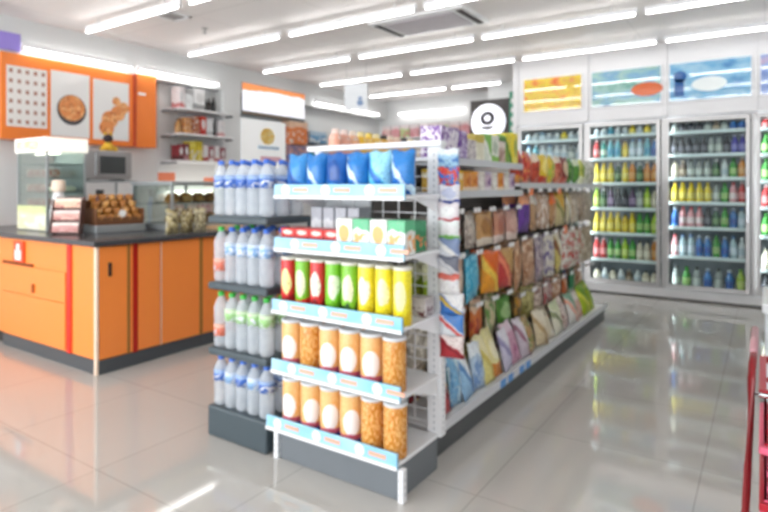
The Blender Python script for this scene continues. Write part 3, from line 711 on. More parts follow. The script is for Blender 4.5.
# ------------------------------------------------------------------ long gondola
GX0, GX1, GY0, GY1 = -2.13, -1.36, 2.48, 6.08
MIDY = 3.74
e = empty('gondola_shelf', (-1.73, GY0, 0)); tag(e, 'long white double-sided aisle shelf with hanging snacks behind the end unit', 'shelf unit'); gond = e
def GB(x0, x1, y0, y1, z0, z1): return G().box(x0+1.73, x1+1.73, y0-GY0, y1-GY0, z0, z1)
GB(GX0+.03, GX1-.0, GY0, GY1, 0, .125).obj('plinth', plinth_grey, e, .003)
GB(GX0, -1.76, GY0, GY1, .126, .155).obj('deck', white_metal, e, .003)
dd = GB(-1.72, GX1+.02, GY0, GY1, .126, .155).obj('deck', white_metal, e, .003)
GB(GX1+.021, GX1+.03, GY0, GY1, .128, .178).obj('deck_lip', mat('deck_lip_silver', '#d4d6da', .3), dd, .002)
pegm = mat('grey_peg_panel', '#86827e', .6)
GB(-1.755, -1.725, GY0, MIDY, .155, 1.52).obj('spine_panel', pegm, e); GB(-1.755, -1.725, MIDY, GY1, .155, 1.45).obj('spine_panel', pegm, e)
shelfm = mat('shelf_silver_edge', '#c9ccd0', .35)
def gshelf(x0, x1, y0, y1, z):
    s2 = GB(min(x0, x1), max(x0, x1), y0, y1, z-.02, z).obj('shelf', white_metal, e, .002)
    xe = x1
    a, b = (xe, xe+.01) if xe > x0 else (xe-.01, xe)
    GB(a, b, y0, y1, z-.035, z+.006).obj('shelf_edge', shelfm, s2, .002)
gshelf(-1.72, -1.37, GY0+.01, MIDY-.01, 1.50)
gshelf(-1.72, -1.37, GY0+.01, MIDY-.01, 1.325)
gshelf(-1.72, -1.39, MIDY+.01, GY1, 1.375)
for z in (.45, .80, 1.15, 1.50): gshelf(-1.76, -2.12, GY0+.01, GY1, z)
# pegboard hooks with tags
_hk = G().tube([(-1.725+1.73, 0, 0), (-1.40+1.73, 0, 0), (-1.385+1.73, 0, .012)], .0025, 6).mesh('peg_hook', chrome)
_tg = G().box(0, .002, -.02, .02, -.014, .014).mesh('price_tag', mat('white_price_tag', '#f0f0f0', .4)); _tgo = G().box(0, .002, -.045, .045, -.035, .035).mesh('price_tag', mat('orange_price_tag', '#f08a58', .4))
def hook(y, z, big=False):
    h = place(_hk, 'peg_hook', gond, (0, y-GY0, z)); place(_tgo if big else _tg, 'price_tag', h, (-1.383+1.73, 0, .012))
rows = {
 'upper': (1.205, .205, [('#c8c2ba', '#e8e6e2', '#8c8880', 'grey', 0), ('#efece6', '#e8b02e', '#cf3b34', 'white, red and yellow', 0), ('#cbc0b2', '#9a8f86', '#e6e0d6', 'beige', 3), ('#c89a62', '#e8dccb', '#a8763e', 'tan', 0), ('#c98f74', '#e9d8d0', '#b06c58', 'dusty pink', 0), ('#c5988a', '#e5d2c8', '#d8b0a0', 'rose beige', 0), ('#6b3f9c', '#f0a878', '#4c2a78', 'purple-peach', 1),
    ('#b8926c', '#e0d8cc', '#8a6a4c', 'brown', 1), ('#c2a48a', '#ece4da', '#a0785a', 'light brown', 3), ('#b5895c', '#f07a38', '#d8b890', 'brown and orange', 1), ('#cfc392', '#e0b030', '#8c8a4a', 'straw', 2), ('#c8c0a0', '#b7a23a', '#efeadc', 'khaki', 2), ('#bfae96', '#e2dace', '#927c60', 'sand', 3), ('#b8a48e', '#7f6a55', '#dfd6c8', 'taupe', 3), ('#a59a88', '#cbbfae', '#786c5c', 'grey-brown', 3)]),
 'middle': (.96, .265, [('#a8c83c', '#e6e8c0', '#d0d23a', 'lime', 1), ('#c9a890', '#a6c43c', '#e2cdb8', 'tan with lime base', 0), ('#2fa8cf', '#7fd0e8', '#5cc0e0', 'wide turquoise', 3), ('#f0a028', '#e86a20', '#f6cf50', 'orange', 2), ('#c63c3a', '#c8a060', '#e88a6a', 'red striped', 2), ('#b98862', '#d8b492', '#8c5c3c', 'brown', 3), ('#c09a7c', '#9a6c4c', '#e0c8b0', 'tan', 3), ('#b0a0a4', '#7a6a80', '#ddd4d4', 'mauve grey', 3),
    ('#d8d2c4', '#6a5a92', '#e8e4d8', 'white and violet', 3), ('#d0c070', '#ece6d0', '#8c5a3a', 'straw yellow', 2), ('#e4e2da', '#c85a4a', '#b0a898', 'white and red', 3), ('#ddd8cc', '#bb4a48', '#8f9a70', 'cream and red', 3), ('#d6cfc0', '#a89878', '#c05048', 'cream', 3), ('#a89a84', '#cfc4ae', '#7e6e54', 'khaki brown', 3)]),
 'lower': (.655, .28, [('#b8b0a0', '#e6e0d4', '#8a8270', 'pale grey', 3), ('#e8a83a', '#f0e0b0', '#c87820', 'amber', 0), ('#c8be8a', '#e8e4c8', '#6c7a3a', 'khaki green', 3), ('#d87838', '#e8c8a8', '#b03c28', 'orange-red', 1), ('#cabf98', '#6c9a4a', '#eeead8', 'beige and green', 3), ('#5c9a3c', '#3e7a2a', '#a8cc88', 'green', 0), ('#7a6434', '#c89038', '#4a3c20', 'dark brown and ochre', 3), ('#a09858', '#c8c080', '#686430', 'olive', 3),
    ('#c8b0a0', '#8f6a66', '#e8dcd0', 'pinkish', 3), ('#c0a8a0', '#b8424a', '#e6dcd2', 'rose and red', 3), ('#c89a78', '#e8d4c0', '#9a5c3c', 'light brown', 3), ('#c86a3a', '#4a4a90', '#d8b090', 'rust and indigo', 2), ('#4c9a6a', '#c8e0c8', '#2f7a4c', 'sea green', 0), ('#b07c5c', '#d8bc9c', '#80543c', 'brown', 3)]),
}
for rn, (zh, h, items) in rows.items():
    y = 2.62; n = len(items)
    pitch = (6.0-2.66)/n
    for i, (a, b_, c_, nm, st) in enumerate(items):
        w = .2 if not nm.startswith('wide') else .27
        w = min(w, pitch*.93) if not nm.startswith('wide') else w
        farb = y > MIDY
        big = {'upper': .28, 'middle': .34, 'lower': .25}[rn] if farb else h
        zt = {'upper': 1.315, 'middle': .985, 'lower': .60}[rn] if farb else zh
        yy = y; xo = -.085 if rn == 'lower' else 0
        zb = zt-.012-big
        for dpt in range(2):
            mm = G().pouch(w, big, .055, crimp=.06, skew=i*1.7+dpt)
            o = mm.obj('snack_pouch', pkg(a, b_, c_, st), None, 0, (-1.445+xo-dpt*.09, yy, zb+dpt*.002), PI/2+random.uniform(-.2, .2))
            o.rotation_euler[0] = random.uniform(-.05, .02); o.rotation_euler[1] = random.uniform(-.07, .07)
            tag(o, '%s snack pouch, %s along the %s peg row, %s' % (nm, nth(i), rn, ('front one', 'behind')[dpt]), 'snack pouch', 'snack pouches on the %s peg row' % rn)
        hook(yy, zt, (rn == 'upper' and i in (6, 9)) or (rn == 'middle' and i in (9,)))
        if w > .17: hook(yy-.05, zt)
        y += pitch if not nm.startswith('wide') else pitch*1.1
# dark strips painting in the shade of the gaps between pouch rows
for z in (.975, .665):
    GB(-1.725, -1.70, GY0+.02, GY1, z-.006, z+.006).obj('gap_shade_strip', mat('dark_gap_shade', '#2e2a28', .5), gond)
# leaning packs on the deck
deck = [('#c8424a', '#e8c84a', '#7a3038', 'red and yellow', .12, .26), ('#7fb8de', '#d6ecf6', '#4a86c0', 'light blue', .13, .27), ('#9cc6e6', '#f0f4f8', '#5f92cc', 'blue and white', .15, .27), ('#b8cfe4', '#e8f0f6', '#7a9ccc', 'pale blue', .13, .25), ('#e6dc8c', '#f0e8b8', '#d0c060', 'pale yellow', .13, .27), ('#e8dfa0', '#d98a3a', '#f4eecc', 'cream with orange base', .14, .28),
        ('#c9c6dc', '#e8e6f0', '#9a94bc', 'lavender', .15, .24), ('#cf9fb4', '#e4d0dc', '#a86a88', 'pink', .16, .26), ('#c8bcc8', '#e6dfe6', '#9a6a7c', 'lilac grey', .15, .25), ('#b08a5c', '#6c8a4a', '#dcc8a0', 'brown and green', .15, .24), ('#d8c8a4', '#efe6d0', '#b89a6a', 'beige', .2, .24), ('#dcd2b8', '#a89a80', '#f0eadc', 'pale beige', .2, .24), ('#e6e4d0', '#c8d0a8', '#8f9a70', 'pale green and white', .22, .24),
        ('#d8c8c0', '#a07a74', '#efe6e0', 'dusty rose', .2, .24), ('#dcdad4', '#7aa88a', '#e8a48c', 'grey white', .2, .24), ('#d8b8a8', '#e8e0dc', '#c86a50', 'peach', .2, .22), ('#a8c020', '#6c9a1c', '#d8d84a', 'bright lime', .22, .26), ('#8fb81c', '#c8c830', '#567a18', 'lime and yellow', .24, .26)]
y = 2.60
for i, (a, b_, c_, nm, w, h) in enumerate(deck):
    y += w/2+.005
    lean = random.uniform(.2, .42)
    o = G().pouch(w, h+.02, .06, crimp=.05, skew=i).obj('snack_pack', pkg(a, b_, c_, (2, 3, 2, 1)[i % 4] if i != 5 else 0), None, 0, (-1.385-.01*(i % 2), y, .165))
    o.rotation_mode = 'XYZ'; o.rotation_euler = (-lean, random.uniform(-.12, .12), PI/2+random.uniform(-.15, .15))
    tag(o, '%s snack pack leaning on the bottom deck, %s from near end' % (nm, nth(i)), 'snack pack', 'snack packs on the bottom deck')
    # rear pack further up
    if i < 17 and i % 2 == 0:
        o = G().pouch(.2, .19, .05, crimp=.05, skew=i+.5).obj('snack_pack', pkg(c_, b_, a, 3), None, 0, (-1.62, y+.1, .157), PI/2)
        tag(o, 'upright pack behind the %s one on the deck, %s rear pack' % (nm, nth(i//2)), 'snack pack', 'snack packs at the rear of the deck')
    y += w/2+.005
for i, yy in enumerate((3.30, 3.42, 3.62, 3.74)):
    GB(GX1+.0305, GX1+.034, yy-.04, yy+.04, .13, .176).obj('price_tag', mat('blue_price_tag', '#5b9ad8', .4), dd)
# goods on the two upper shelves of the near bay
top1 = [('#7a4a9c', '#e6dcec', '#efe9f2', 'purple and white', .2), ('#e3dde6', '#6a3f96', '#f4f0f4', 'white and purple', .2), ('#7b52a4', '#ded2ea', '#c9b8dc', 'violet', .19), ('#d8d2ce', '#a49aa0', '#f2f0ec', 'pale grey', .15), ('#e2dfc8', '#cdb84a', '#f4f2e0', 'cream yellow', .19), ('#dfe6d8', '#7cba4a', '#f6f6f0', 'white and green', .2), ('#e8ece0', '#86c04c', '#b7c4b0', 'pale green', .2), ('#c8ad9c', '#e8dcd2', '#9a7466', 'light brown', .17), ('#78a22c', '#e8d82a', '#3e6a20', 'green and yellow', .23), ('#ecd92a', '#f4e860', '#a0b028', 'yellow', .24)]
for i, (a, b_, c_, nm, h) in enumerate(top1):
    o = carton('snack_box', .105, .12, h-.03, pkg(a, b_, c_, 3 if i < 4 else i % 3), '%s snack box, %s from the near end on the topmost aisle shelf' % (nm, nth(i)), 'snack box', 'boxes on the topmost aisle shelf', (-1.455, 2.66+i*.113, 1.501), PI/2+random.uniform(-.1, .1))
    if i < 7: carton('tall_box', .105, .1, h, pkg(('#e6b8bc', '#ece8e8', '#d8c8c4', '#eab2b4')[i % 4], '#d97c80', '#f4eeee', 1), '%s tall rear box, %s from near end on the topmost aisle shelf' % (('pink', 'white', 'beige', 'rose')[i % 4], nth(i)), 'snack box', 'tall boxes at the rear of the topmost aisle shelf', (-1.62, 2.98+i*.113, 1.501), PI/2)
jy = canister(.042, .115, pkg('#e3b23c', '#f2e2b0', '#f0cf74', 1), mat('yellow_lid', '#e8bf2c', .4)); jo = canister(.042, .115, pkg('#e09a4a', '#f0e0c8', '#c8742c', 0), mat('orange_lid', '#e8a040', .4)); jp = canister(.042, .115, pkg('#c9b4c4', '#e8e2e8', '#8c6a94', 0), mat('lilac_lid', '#c8bcd0', .4))
seq = 'YWYYOOWPWOWP'
jw = canister(.042, .115, pkg('#dcd8d0', '#efece4', '#b0a898', 3), mat('cream_lid', '#ece8dc', .4))
for i, ch in enumerate(seq):
    b_, l_ = {'Y': jy, 'O': jo, 'P': jp, 'W': jw}[ch]; nm = {'Y': 'yellow', 'O': 'orange', 'P': 'lilac', 'W': 'cream'}[ch]
    e2 = empty('candy_jar', (-1.43, 2.56+i*.098, 1.326), PI/2); place(b_, 'body', e2); place(l_, 'lid', e2)
    tag(e2, '%s candy jar, %s from the near end on the second aisle shelf' % (nm, nth(i)), 'candy jar', 'candy jars on the second aisle shelf')
# goods on the shelf of the far bay
far = [('#c8402c', '#e8a02c', '#8c2420', 'red'), ('#b83428', '#d86048', '#e8c860', 'dark red'), ('#c2482e', '#e8d8c0', '#8c2a20', 'brick red'), ('#e0c030', '#c83a2c', '#f0e080', 'yellow and red'), ('#d8b82c', '#a8c040', '#f0e490', 'yellow'), ('#b04a38', '#e6d6c0', '#d88868', 'rust'), ('#7f2f2a', '#c85a48', '#e0c8a8', 'maroon'), ('#4f8a3c', '#2f6a2c', '#a8cc80', 'green'), ('#5c9a40', '#dfe8c8', '#3a7430', 'leaf green'), ('#c8cc60', '#e8ecc8', '#88a040', 'lime yellow'), ('#dcdcd0', '#a8b090', '#f0f0e8', 'white'), ('#c8c4b4', '#e8e6dc', '#9a9684', 'stone')]
for i, (a, b_, c_, nm) in enumerate(far):
    o = G().pouch(.165, .23, .08, crimp=.05, skew=i).obj('snack_pouch', pkg(a, b_, c_, (0, 3, 1)[i % 3]), None, 0, (-1.46, 3.86+i*.185, 1.376), PI/2+random.uniform(-.15, .15))
    tag(o, '%s pouch standing on the far bay shelf, %s from its near end' % (nm, nth(i)), 'snack pouch', 'pouches standing on the far bay shelf')
# left side of the gondola: top shelf bottles seen over the end unit
lt = [('#e8a890', '#f0d8cc', 'pink'), ('#e9ae98', '#f4e0d8', 'pale pink'), ('#f0b890', '#e8d8c8', 'peach'), ('#f2c42c', '#f0e0a0', 'yellow'), ('#f0bc28', '#f4d868', 'golden yellow'), ('#f3c838', '#efe2b0', 'bright yellow'), ('#eec060', '#3a3430', 'yellow dark-capped'), ('#e0b488', '#f0dcc8', 'beige'), ('#d8a078', '#e8d0bc', 'tan'), ('#e8b83c', '#33302e', 'amber dark-capped'), ('#dcb458', '#e9dfc0', 'honey'), ('#d8d4cc', '#e9e6e2', 'white'), ('#d2cec8', '#b9b4b0', 'grey white'), ('#c9c6c0', '#8fb848', 'pale green-capped'), ('#dad4d0', '#8cc040', 'cream green-capped'), ('#d8d0cc', '#d8484a', 'cream red-capped'), ('#dcd6d4', '#d65a58', 'white red-capped'), ('#cfc8c4', '#e09090', 'grey pink-capped')]
for i, (a, b_, nm) in enumerate(lt):
    g = G().lathe([(.034, 0), (.038, .008), (.038, .12), (.034, .14), (.022, .152), (.022, .175), (.018, .18)], 14, ms=[0, 0, 2, 0, 1, 1])
    o = place(g.mesh('squash_bottle', [mat('squash_'+a, a, .3), mat('cap_'+b_, b_, .4), pkg(a, b_, '#f0e8dc', 3)]), 'squash_bottle', None, (-2.03, 2.54+i*.082, 1.501))
    tag(o, '%s bottle, %s from the near end on the top shelf of the far side' % (nm, nth(i)), 'bottle', 'bottles on the far side top shelf')
g = G().lathe([(.05, 0), (.07, .02), (.075, .12), (.06, .2), (.03, .225)], 18)
tag(g.obj('dark_tub', mat('dark_grey_tub', '#4d4848', .5), None, 0, (-1.88, 2.62, 1.501)), 'dark grey rounded tub left of the pink bottles on the aisle shelf top', 'tub') if 0 else None
lc = [('#8c2f3c', '#c8b8b4', 'dark red'), ('#d8d4d0', '#a84a50', 'white and red'), ('#6c3038', '#b88a84', 'maroon'), ('#c8ccd0', '#808890', 'grey'), ('#3e4654', '#a8b0bc', 'slate')]
for s_i, z in enumerate((.156, .451, .801, 1.151)):
    for i in range(5):
        a, b_, nm = lc[(i+s_i*2) % 5]
        carton('goods_box', .13, .22, .2, pkg(a, b_, '#d8d8d8', 1), '%s box, %s from near end, %s shelf up on the far side' % (nm, nth(i), nth(s_i)), 'box', 'boxes on the far side shelves', (-1.93, 2.58+i*.15, z), PI/2)

# ------------------------------------------------------------------ coolers
DX = [-2.83, -1.915, -1.0, -.085, .83, 1.745]
e = empty('display_cooler', (-.55, HY, 0)); tag(e, 'long silver-framed glass-door drinks cooler along the back wall', 'cooler'); cl = e
def CB(x0, x1, y0, y1, z0, z1): return G().box(x0+.55, x1+.55, y0-HY, y1-HY, z0, z1)
inner = mat('cooler_interior', '#8f989c', .5); lift = mat('white_cooler_base', '#e3e4e6', .3)
CB(-2.86, 1.745, HY+.0, HY+.75, .02, .13).obj('base_panel', lift, e, .01); CB(-2.84, 1.745, HY+.05, HY+.7, 0, .02).obj('foot_recess', black, e)
CB(-2.86, 1.745, HY+.72, HY+.75, .13, 2.2).obj('back_panel', inner, e)
CB(-2.86, 1.745, HY+.06, HY+.72, 2.17, 2.2).obj('ceiling_panel', lift, e)
strip = mat('cooler_led_strip', '#f4fbff', .4, emit=10, var=0)
SZ = {0: (.135, .45, .76, 1.08, 1.42, 1.70, 1.98), 1: (.135, .43, .765, 1.08, 1.40, 1.715, 2.01), 2: (.135, .52, .87, 1.165, 1.455, 1.735, 2.01), 3: (.135, .42, .80, 1.12, 1.42, 1.72, 2.01), 4: (.135, .42, .80, 1.12, 1.42, 1.72, 2.01)}
for i in range(5):
    a, b = DX[i], DX[i+1]
    CB(a-.045, a+.0, HY-.0, HY+.72, .13, 2.17).obj('mullion', alu, e, .004)
    d = empty('door'); d.parent = e; d.location = (a+.55, 0, 0)
    w = b-a-.05
    g = G().box(0.002, .045, -.04, -.002, .14, 2.165).box(w-.045, w-.002, -.04, -.002, .14, 2.165).box(.045, w-.045, -.04, -.002, .14, .19).box(.045, w-.045, -.04, -.002, 2.12, 2.165)
    fr = g.obj('door_frame', alu, d, .003)
    G().box(.045, w-.045, -.024, -.018, .19, 2.12).obj('door_glass', glass('cooler_glass', '#f4f8f8', .0, 1.16), d)
    h_ = G().box(w-.035, w-.012, -.075, -.06, .95, 1.35).box(w-.03, w-.017, -.06, -.041, .97, 1.0).box(w-.03, w-.017, -.06, -.041, 1.3, 1.33).obj('door_handle', chrome, d, .003)
    CB(a+.003, a+.012, HY+.03, HY+.062, .2, 2.12).obj('light_strip', strip, e)
    for z in SZ[i][1:]:
        s2 = CB(a+.03, b-.075, HY+.07, HY+.66, z-.012, z).obj('shelf', white_metal, e)
        CB(a+.03, b-.075, HY+.055, HY+.069, z-.028, z+.012).obj('shelf_edge', mat('cooler_shelf_edge', '#e6f2f2', .3), s2)
CB(1.70, 1.745, HY, HY+.72, .13, 2.17).obj('mullion', alu, e, .004)
# bottles: (body, cap, label, name)
Bt = {
 'y': ('#e8cf30', '#e8c020', '#f0e070', 'yellow'), 'Y': ('#d9b93a', '#333333', '#e8d24c', 'yellow black-capped'), 'o': ('#d88c3a', '#f0e8d8', '#e8b070', 'orange'), 'g': ('#3f9c3a', '#2f7a2c', '#a8d080', 'green'), 'G': ('#2f5c3a', '#e8e8e8', '#7a9c6a', 'dark green'),
 'l': ('#a8cc3a', '#6cae2c', '#d8e880', 'lime'), 'k': ('#2c2e34', '#1c1c20', '#6a6a74', 'black'), 'p': ('#5c4668', '#2c2430', '#a892b4', 'purple'), 'w': ('#dde4e4', '#e8ecec', '#b8c8d0', 'white'), 'c': ('#7fc4d0', '#d0eef0', '#4aa0c0', 'cyan'),
 'b': ('#4a84c8', '#d8e4f0', '#2f5ca8', 'blue'), 't': ('#4aa898', '#c8e8e0', '#d8ecd8', 'teal'), 'r': ('#c83a3c', '#e8d0d0', '#e89090', 'red'), 'R': ('#e0a0a4', '#c84850', '#f0dcdc', 'pink'), 'n': ('#6c5c4c', '#c8bca8', '#b8a890', 'brown'), 's': ('#98a09c', '#2c3030', '#c8d0c8', 'grey dark-capped'), 'e': ('#d8d0b8', '#303030', '#efe8d4', 'cream dark-capped'),
 'v': ('#4c48a8', '#e0e0f0', '#8c88d0', 'violet blue'), 'a': ('#b8d0d8', '#5c88c0', '#dce8f0', 'pale blue')}
plan = {
 0: ['wbswbsww', 'aabwabww', 'rgklnsss', 'wgylwgsw', 'wbbaabbw', 'acwawwsw', 'wwawwyww'],
 1: ['ewewnwee', 'rrgglgeeo', 'yyyyYyggl', 'lGpkkpsle', 'yyyGyoGoo', 'rtccYaacb', 'wwcwwywyw'],
 2: ['sgsbsbl', 'Raabbgbaw', 'bRRRkGgba', 'yyyyysgRr', 'ensssGwgo', 'kkkkksskvv', 'skkksnsbb'],
 3: ['kons', 'ewok', 'gGkgs', 'rkrgg', 'gGggr', 'gtggs', 'rsrrs'],
 4: ['kons', 'ewok', 'gGkgs', 'rkrgg', 'gGggr', 'gtggs', 'rsrrs']}
doorn = ['leftmost', 'second', 'third', 'fourth', 'fifth']
tiern = ['bottom', 'second', 'third', 'fourth', 'fifth', 'sixth', 'top']
for d_ in range(4):
    a, b = DX[d_]+.05, DX[d_+1]-.09
    for t_, s_ in enumerate(plan[d_]):
        n = len(s_) if d_ < 3 else 8
        pitch = (b-a)/n; r = min(pitch*.47, .045)
        gap = (SZ[d_][t_+1] if t_ < 6 else 2.165)-SZ[d_][t_]
        hh = min(.27, gap-.045)
        if t_ == 6: hh = .12
        if t_ == 0 and d_ == 1: hh = .18
        for i in range(n):
            ch = s_[i % len(s_)]
            bd, cp, lb, nm = Bt[ch]
            h1 = round(hh*(1, .96, .92)[(ord(ch)) % 3], 3)
            o = place(simple_bottle(round(r, 3), h1, bd, cp, lb), 'drink_bottle', None, (a+pitch*(i+.5), HY+.125, SZ[d_][t_]+.001))
            tag(o, '%s bottle, %s from left, %s shelf up behind the %s cooler door' % (nm, nth(i), tiern[t_], doorn[d_]), 'bottle', 'drinks behind the %s cooler door' % doorn[d_])
            if r_ is not None and t_ in (3, 4, 5) and d_ in (1, 2):
                pass

# picture panels above the coolers
def art(name, stops, sc, seed):
    k = N(name); g_, x, y, z = k.gen()
    v = k.noise(g_, sc, 3, seed); cr = k.n('ShaderNodeValToRGB'); k.l(v, cr.inputs[0])
    el = cr.color_ramp.elements; el[0].position = .3; el[0].color = lin(stops[0]); el[1].position = .72; el[1].color = lin(stops[-1])
    for i, c in enumerate(stops[1:-1]): q = el.new(.3+.42*(i+1)/(len(stops)-1)); q.color = lin(c)
    k.l(cr.outputs[0], k.b.inputs['Base Color']); k.b.inputs['Roughness'].default_value = .05; k.b.inputs['IOR'].default_value = 2.0; k.b.inputs['Coat Weight'].default_value = .6; k.b.inputs['Coat Roughness'].default_value = .03
    return k.m
arts = [(-2.76, -1.99, art('warm_picture', ['#e8672c', '#f0a83c', '#ecd03a', '#e0b43a', '#e88a50'], 4, 1.), 'yellow and orange food picture panel above the leftmost cooler door', None),
        (-1.855, -1.05, art('green_blue_picture', ['#3c8c7c', '#9cc8c0', '#6ea6cc', '#c8dcd8'], 3, 4.), 'green-blue picture panel with an orange shape above the second cooler door', ('#d86a3c', .25)),
        (-.95, -.13, art('blue_picture', ['#2f7cc0', '#68aed8', '#9ccbe4', '#5a9cd0'], 3, 9.), 'blue picture panel with white centre above the third cooler door', ('#e8f0f0', .0)),
        (-.04, .78, art('indigo_picture', ['#5c7cc8', '#8ca8dc', '#e0b0c0'], 3, 12.), 'blue picture panel cut by the right edge above the fourth cooler door', None)]
for i, (x0, x1, m, lab, ex) in enumerate(arts):
    e = empty('picture_panel', ((x0+x1)/2, HY, 2.38)); tag(e, lab, 'picture panel', 'picture panels above the coolers'); w = (x1-x0)/2
    G().box(-w-.015, w+.015, .0, .018, -.015, .455).obj('frame', white_metal, e, .003); G().box(-w, w, -.006, -.0005, 0, .44).obj('picture', m, e)
    if ex:
        g = G(); g.M = Matrix.Translation((ex[1], -.0065, .17)) @ Matrix.Diagonal((1.5, 1, .7, 1)) @ Matrix.Rotation(PI/2, 4, 'X'); g.lathe([(.12, 0), (.12, .003)], 20)
        g.obj('picture_shape', mat('shape_'+ex[0], ex[0], .1), e)
    if i == 2:
        g = G(); g.M = Matrix.Translation((-.3, -.0065, .28)) @ Matrix.Rotation(PI/2, 4, 'X'); g.lathe([(.07, 0), (.07, .003)], 14); g.M = Matrix(); g.box(-.36, -.26, -.0095, -.0065, .05, .25)
        g.obj('dark_figure', mat('dark_blue_figure', '#1f5a9c', .1), e)

# round sign on dark panel
PY = 8.95
e = empty('round_sign', (-3.80, PY, 2.0)); tag(e, 'round white lit sign with a black ring and smile on a dark panel', 'sign')
G().box(-.40, .42, 0, .04, -.6, .82).obj('dark_board', mat('dark_brown_board', '#3e3a38', .4), e, .004)
def ydisc(cx, cz, r, y0, y1, m, nm, n=32, par=e):
    g = G(); g.M = Matrix.Translation((cx, y0, cz)) @ Matrix.Rotation(PI/2, 4, 'X'); g.lathe([(r, 0), (r, y0-y1)], n); return g.obj(nm, m, par)
ydisc(-.06, .44, .30, -.0, -.06, mat('lit_white_disc', '#f2f2fb', .4, emit=.5), 'disc')
blk = mat('sign_black', '#1f1a26', .4)
g = G(); n = 28; r1, r2 = .12, .055; vs = []
for i in range(n):
    a = 2*PI*i/n
    for r in (r1, r2):
        for y in (-.061, -.068): vs.append((-.06+r*math.cos(a)*1.05, y, .50+r*math.sin(a)*.95))
fs = []
for i in range(n):
    q = i*4; p_ = ((i+1) % n)*4
    fs += [(q+1, p_+1, p_+3, q+3), (q, q+1, p_+1, p_), (q+2, p_+2, p_+3, q+3), (q, p_, p_+2, q+2)]
g.add(vs, fs); g.obj('ring_mark', blk, e)
g = G(); vs = []; n = 14
for i in range(n+1):
    t = -1+2*i/n; x = -.06+t*.12; th = .035*(1-t*t)+.004
    for zz_ in (.36-.03*(1-t*t)-th/2, .37-.03*(1-t*t)+th/2):
        for y in (-.061, -.068): vs.append((x, y, zz_))
fs = []
for i in range(n):
    q = i*4; p_ = q+4; fs += [(q+1, p_+1, p_+3, q+3), (q, p_, p_+1, q+1), (q+2, q+3, p_+3, p_+2), (q, q+2, p_+2, p_)]
fs += [(0, 1, 3, 2), (n*4, n*4+2, n*4+3, n*4+1)]
g.add(vs, fs); g.obj('smile_mark', blk, e)
g = G()
for i in range(9): g.box(-3.32, -3.20, PY-.32, PY-.02, 1.5+i*.15, 1.6+i*.15)
o = g.obj('stacked_green_boxes', pkg('#3fa07c', '#d8f0e4', '#2f7a5c', 1), None, .003)
bpy.data.objects.remove(o)
e = empty('green_strip_sign', (-3.24, 8.55, 0)); tag(e, 'tall green and white banner between the round sign and the coolers', 'banner')
G().box(-.10, .10, -.01, .01, .05, 2.85).obj('banner', mat('banner_green', '#3f9878', .4), e)
g = G()
for i in range(18): g.box(-.07, .07, -.014, -.0105, .2+i*.145, .27+i*.145)
g.obj('white_stripes', pw, e); G().box(-.13, .13, -.08, .08, 0, .05).obj('base', black, e, .004)

# back wall shelving with boxes
e = empty('back_wall_shelf', (-5.0, 9.5, 0)); tag(e, 'tall white shelf unit along the far back wall', 'shelf unit')
G().box(-1.3, 1.08, .15, .19, 0, 2.3).obj('back_panel', white, e)
for z in (.1, .5, .9, 1.3, 1.65, 2.0, 2.3): G().box(-1.3, 1.08, -.2, .15, z-.02, z).obj('shelf', white_metal, e)
for x in (-1.32, 1.08): G().box(x, x+.03, -.2, .19, 0, 2.3).obj('side', white_metal, e)
pal = [('#b9cf7c', 'pale green'), ('#e6b0b4', 'pink'), ('#e8c4c0', 'light pink'), ('#e8e4e4', 'white'), ('#dca0a4', 'rose'), ('#e9dcd8', 'cream'), ('#c7d89a', 'lime green')]
for s_i, z in enumerate((1.301, 1.651, 2.001, 2.301)):
    for i in range(11):
        c, nm = pal[(i*2+s_i*3) % 7]
        carton('packet_box', .19, .2, .24, pkg(c, '#e8dcdc', '#d88088', 1), '%s packet box, %s from left on the %s back wall shelf' % (nm, nth(i), ('lowest filled', 'third highest', 'second highest', 'highest')[s_i]), 'box', 'packet boxes on the back wall shelf', (-6.18+i*.212, 9.42, z))

# hanging sign
e = empty('hanging_sign', (-4.77, 6.43, 2.43), math.radians(25)); tag(e, 'white square sign with small blue figure hanging from the ceiling', 'sign')
G().box(-.165, .165, -.008, .008, 0, .37).obj('panel', mat('pale_blue_white_panel', '#dfe4e8', .35), e, .003)
g = G(); g.M = Matrix.Translation((.06, -.0085, .1)) @ Matrix.Rotation(PI/2, 4, 'X'); g.lathe([(.045, 0), (.045, .002)], 14)
g.M = Matrix.Translation((.06, -.0085, .165)) @ Matrix.Rotation(PI/2, 4, 'X'); g.lathe([(.026, 0), (.026, .002)], 12)
g.obj('blue_figure', mat('figure_blue', '#7d97bd', .4), e)
for x in (-.14, .14): G().tube([(x, 0, .37), (x, 0, CEIL-2.43)], .002, 6).obj('wire', grey_metal, e)

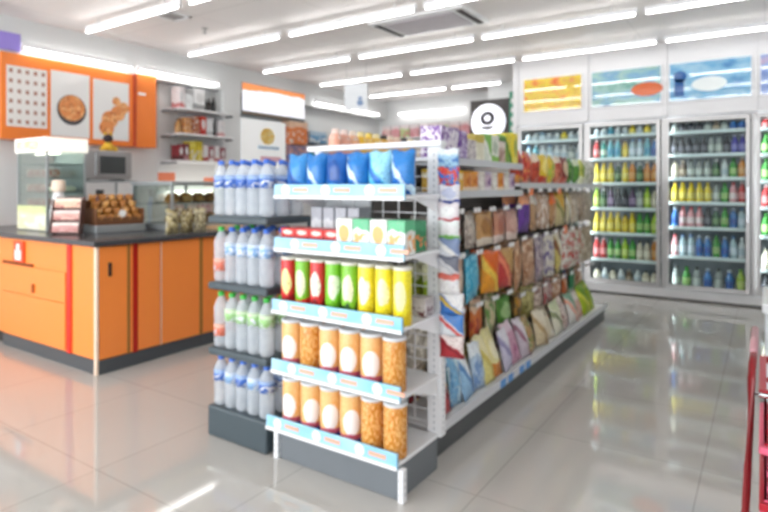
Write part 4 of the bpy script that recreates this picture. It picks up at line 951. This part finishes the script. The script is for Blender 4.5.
# ------------------------------------------------------------------ right foreground
e = empty('chest_freezer', (.36, 4.5, 0)); tag(e, 'low white chest freezer cut by the right edge of the picture', 'freezer')
fz = mat('freezer_white', '#e9eef2', .3)
G().box(-.36, .8, -.33, .4, .03, .58).obj('body', fz, e, .02); G().box(-.375, .81, -.345, .41, .581, .64).obj('lid_frame', white_metal, e, .01)
G().box(-.3, .74, -.28, .34, .641, .646).obj('sliding_glass', clear, e)
G().box(-.33, .77, -.3, .37, 0, .03).obj('foot', black, e)
redp = mat('red_plastic', '#b80f28', .3); pink = mat('pink_plastic', '#ee6a88', .35); rodm = mat('dark_red_tube', '#7c0e16', .3)
e = empty('basket_trolley', (.12, 1.80, 0)); tag(e, 'trolley with dark red tubular frame holding shopping baskets at the right edge', 'trolley')
g = G().tube([(-.182, .0, .02), (-.172, 0, .3), (-.158, 0, .6), (-.150, 0, .84), (-.148, .02, .875), (-.146, .06, .885), (-.146, .39, .885), (-.148, .43, .875), (-.15, .45, .84), (-.158, .45, .6), (-.182, .45, .02)], .0095, 10)
g.obj('frame', rodm, e)
G().tube([(-.146, .08, .895), (-.146, .38, .895)], .010, 10).obj('hand_grip', mat('rose_grey_grip', '#b98a90', .4), e)
G().tube([(-.151, .01, .80), (-.1, .01, .80), (.42, .01, .80)], .005, 8).obj('side_rail', chrome, e)
G().tube([(.42, .01, .02), (.42, .01, .84)], .0095, 10).obj('rear_post', rodm, e)
G().box(-.14, .42, .02, .43, .02, .045).obj('tray', grey_metal, e)
for y in (0, .45):
    g = G().box(-.22, .42, y-.012, y+.012, 0, .018); g.obj('foot', rodm, e)
def basket(z, i):
    x0, x1, y0, y1 = -.122, .40, .04, .40
    e2 = empty('shopping_basket', (.12, 1.80, z)); tag(e2, '%s shopping basket, %s from the bottom of the stack at the right edge' % (('red', 'pink')[i % 2], nth(i)), 'basket', 'shopping baskets stacked on the trolley')
    m = (redp, pink)[i % 2]; g = G(); t = .006
    g.box(x0, x1, y0, y1, 0, t)
    for k_ in range(2):
        zz = .03+k_*.04; g.box(x0, x0+t, y0, y1, zz, zz+.015); g.box(x1-t, x1, y0, y1, zz, zz+.015); g.box(x0, x1, y0, y0+t, zz, zz+.015); g.box(x0, x1, y1-t, y1, zz, zz+.015)
    n = 9
    for j in range(n+1):
        x = x0+(x1-x0-t)*j/n; g.box(x, x+t, y0, y0+t, t, .13); g.box(x, x+t, y1-t, y1, t, .13)
        y = y0+(y1-y0-t)*j/n; g.box(x0, x0+t, y, y+t, t, .13); g.box(x1-t, x1, y, y+t, t, .13)
    g.obj('basket_body', m, e2)
    g = G().box(x0-.012, x1+.012, y0-.012, y0+t, .13, .15).box(x0-.012, x1+.012, y1-t, y1+.012, .13, .15).box(x0-.012, x0+t, y0, y1, .13, .15).box(x1-t, x1+.012, y0, y1, .13, .15)
    g.obj('rim', m, e2, .003)
for i in range(5): basket(.048+i*.152, i)
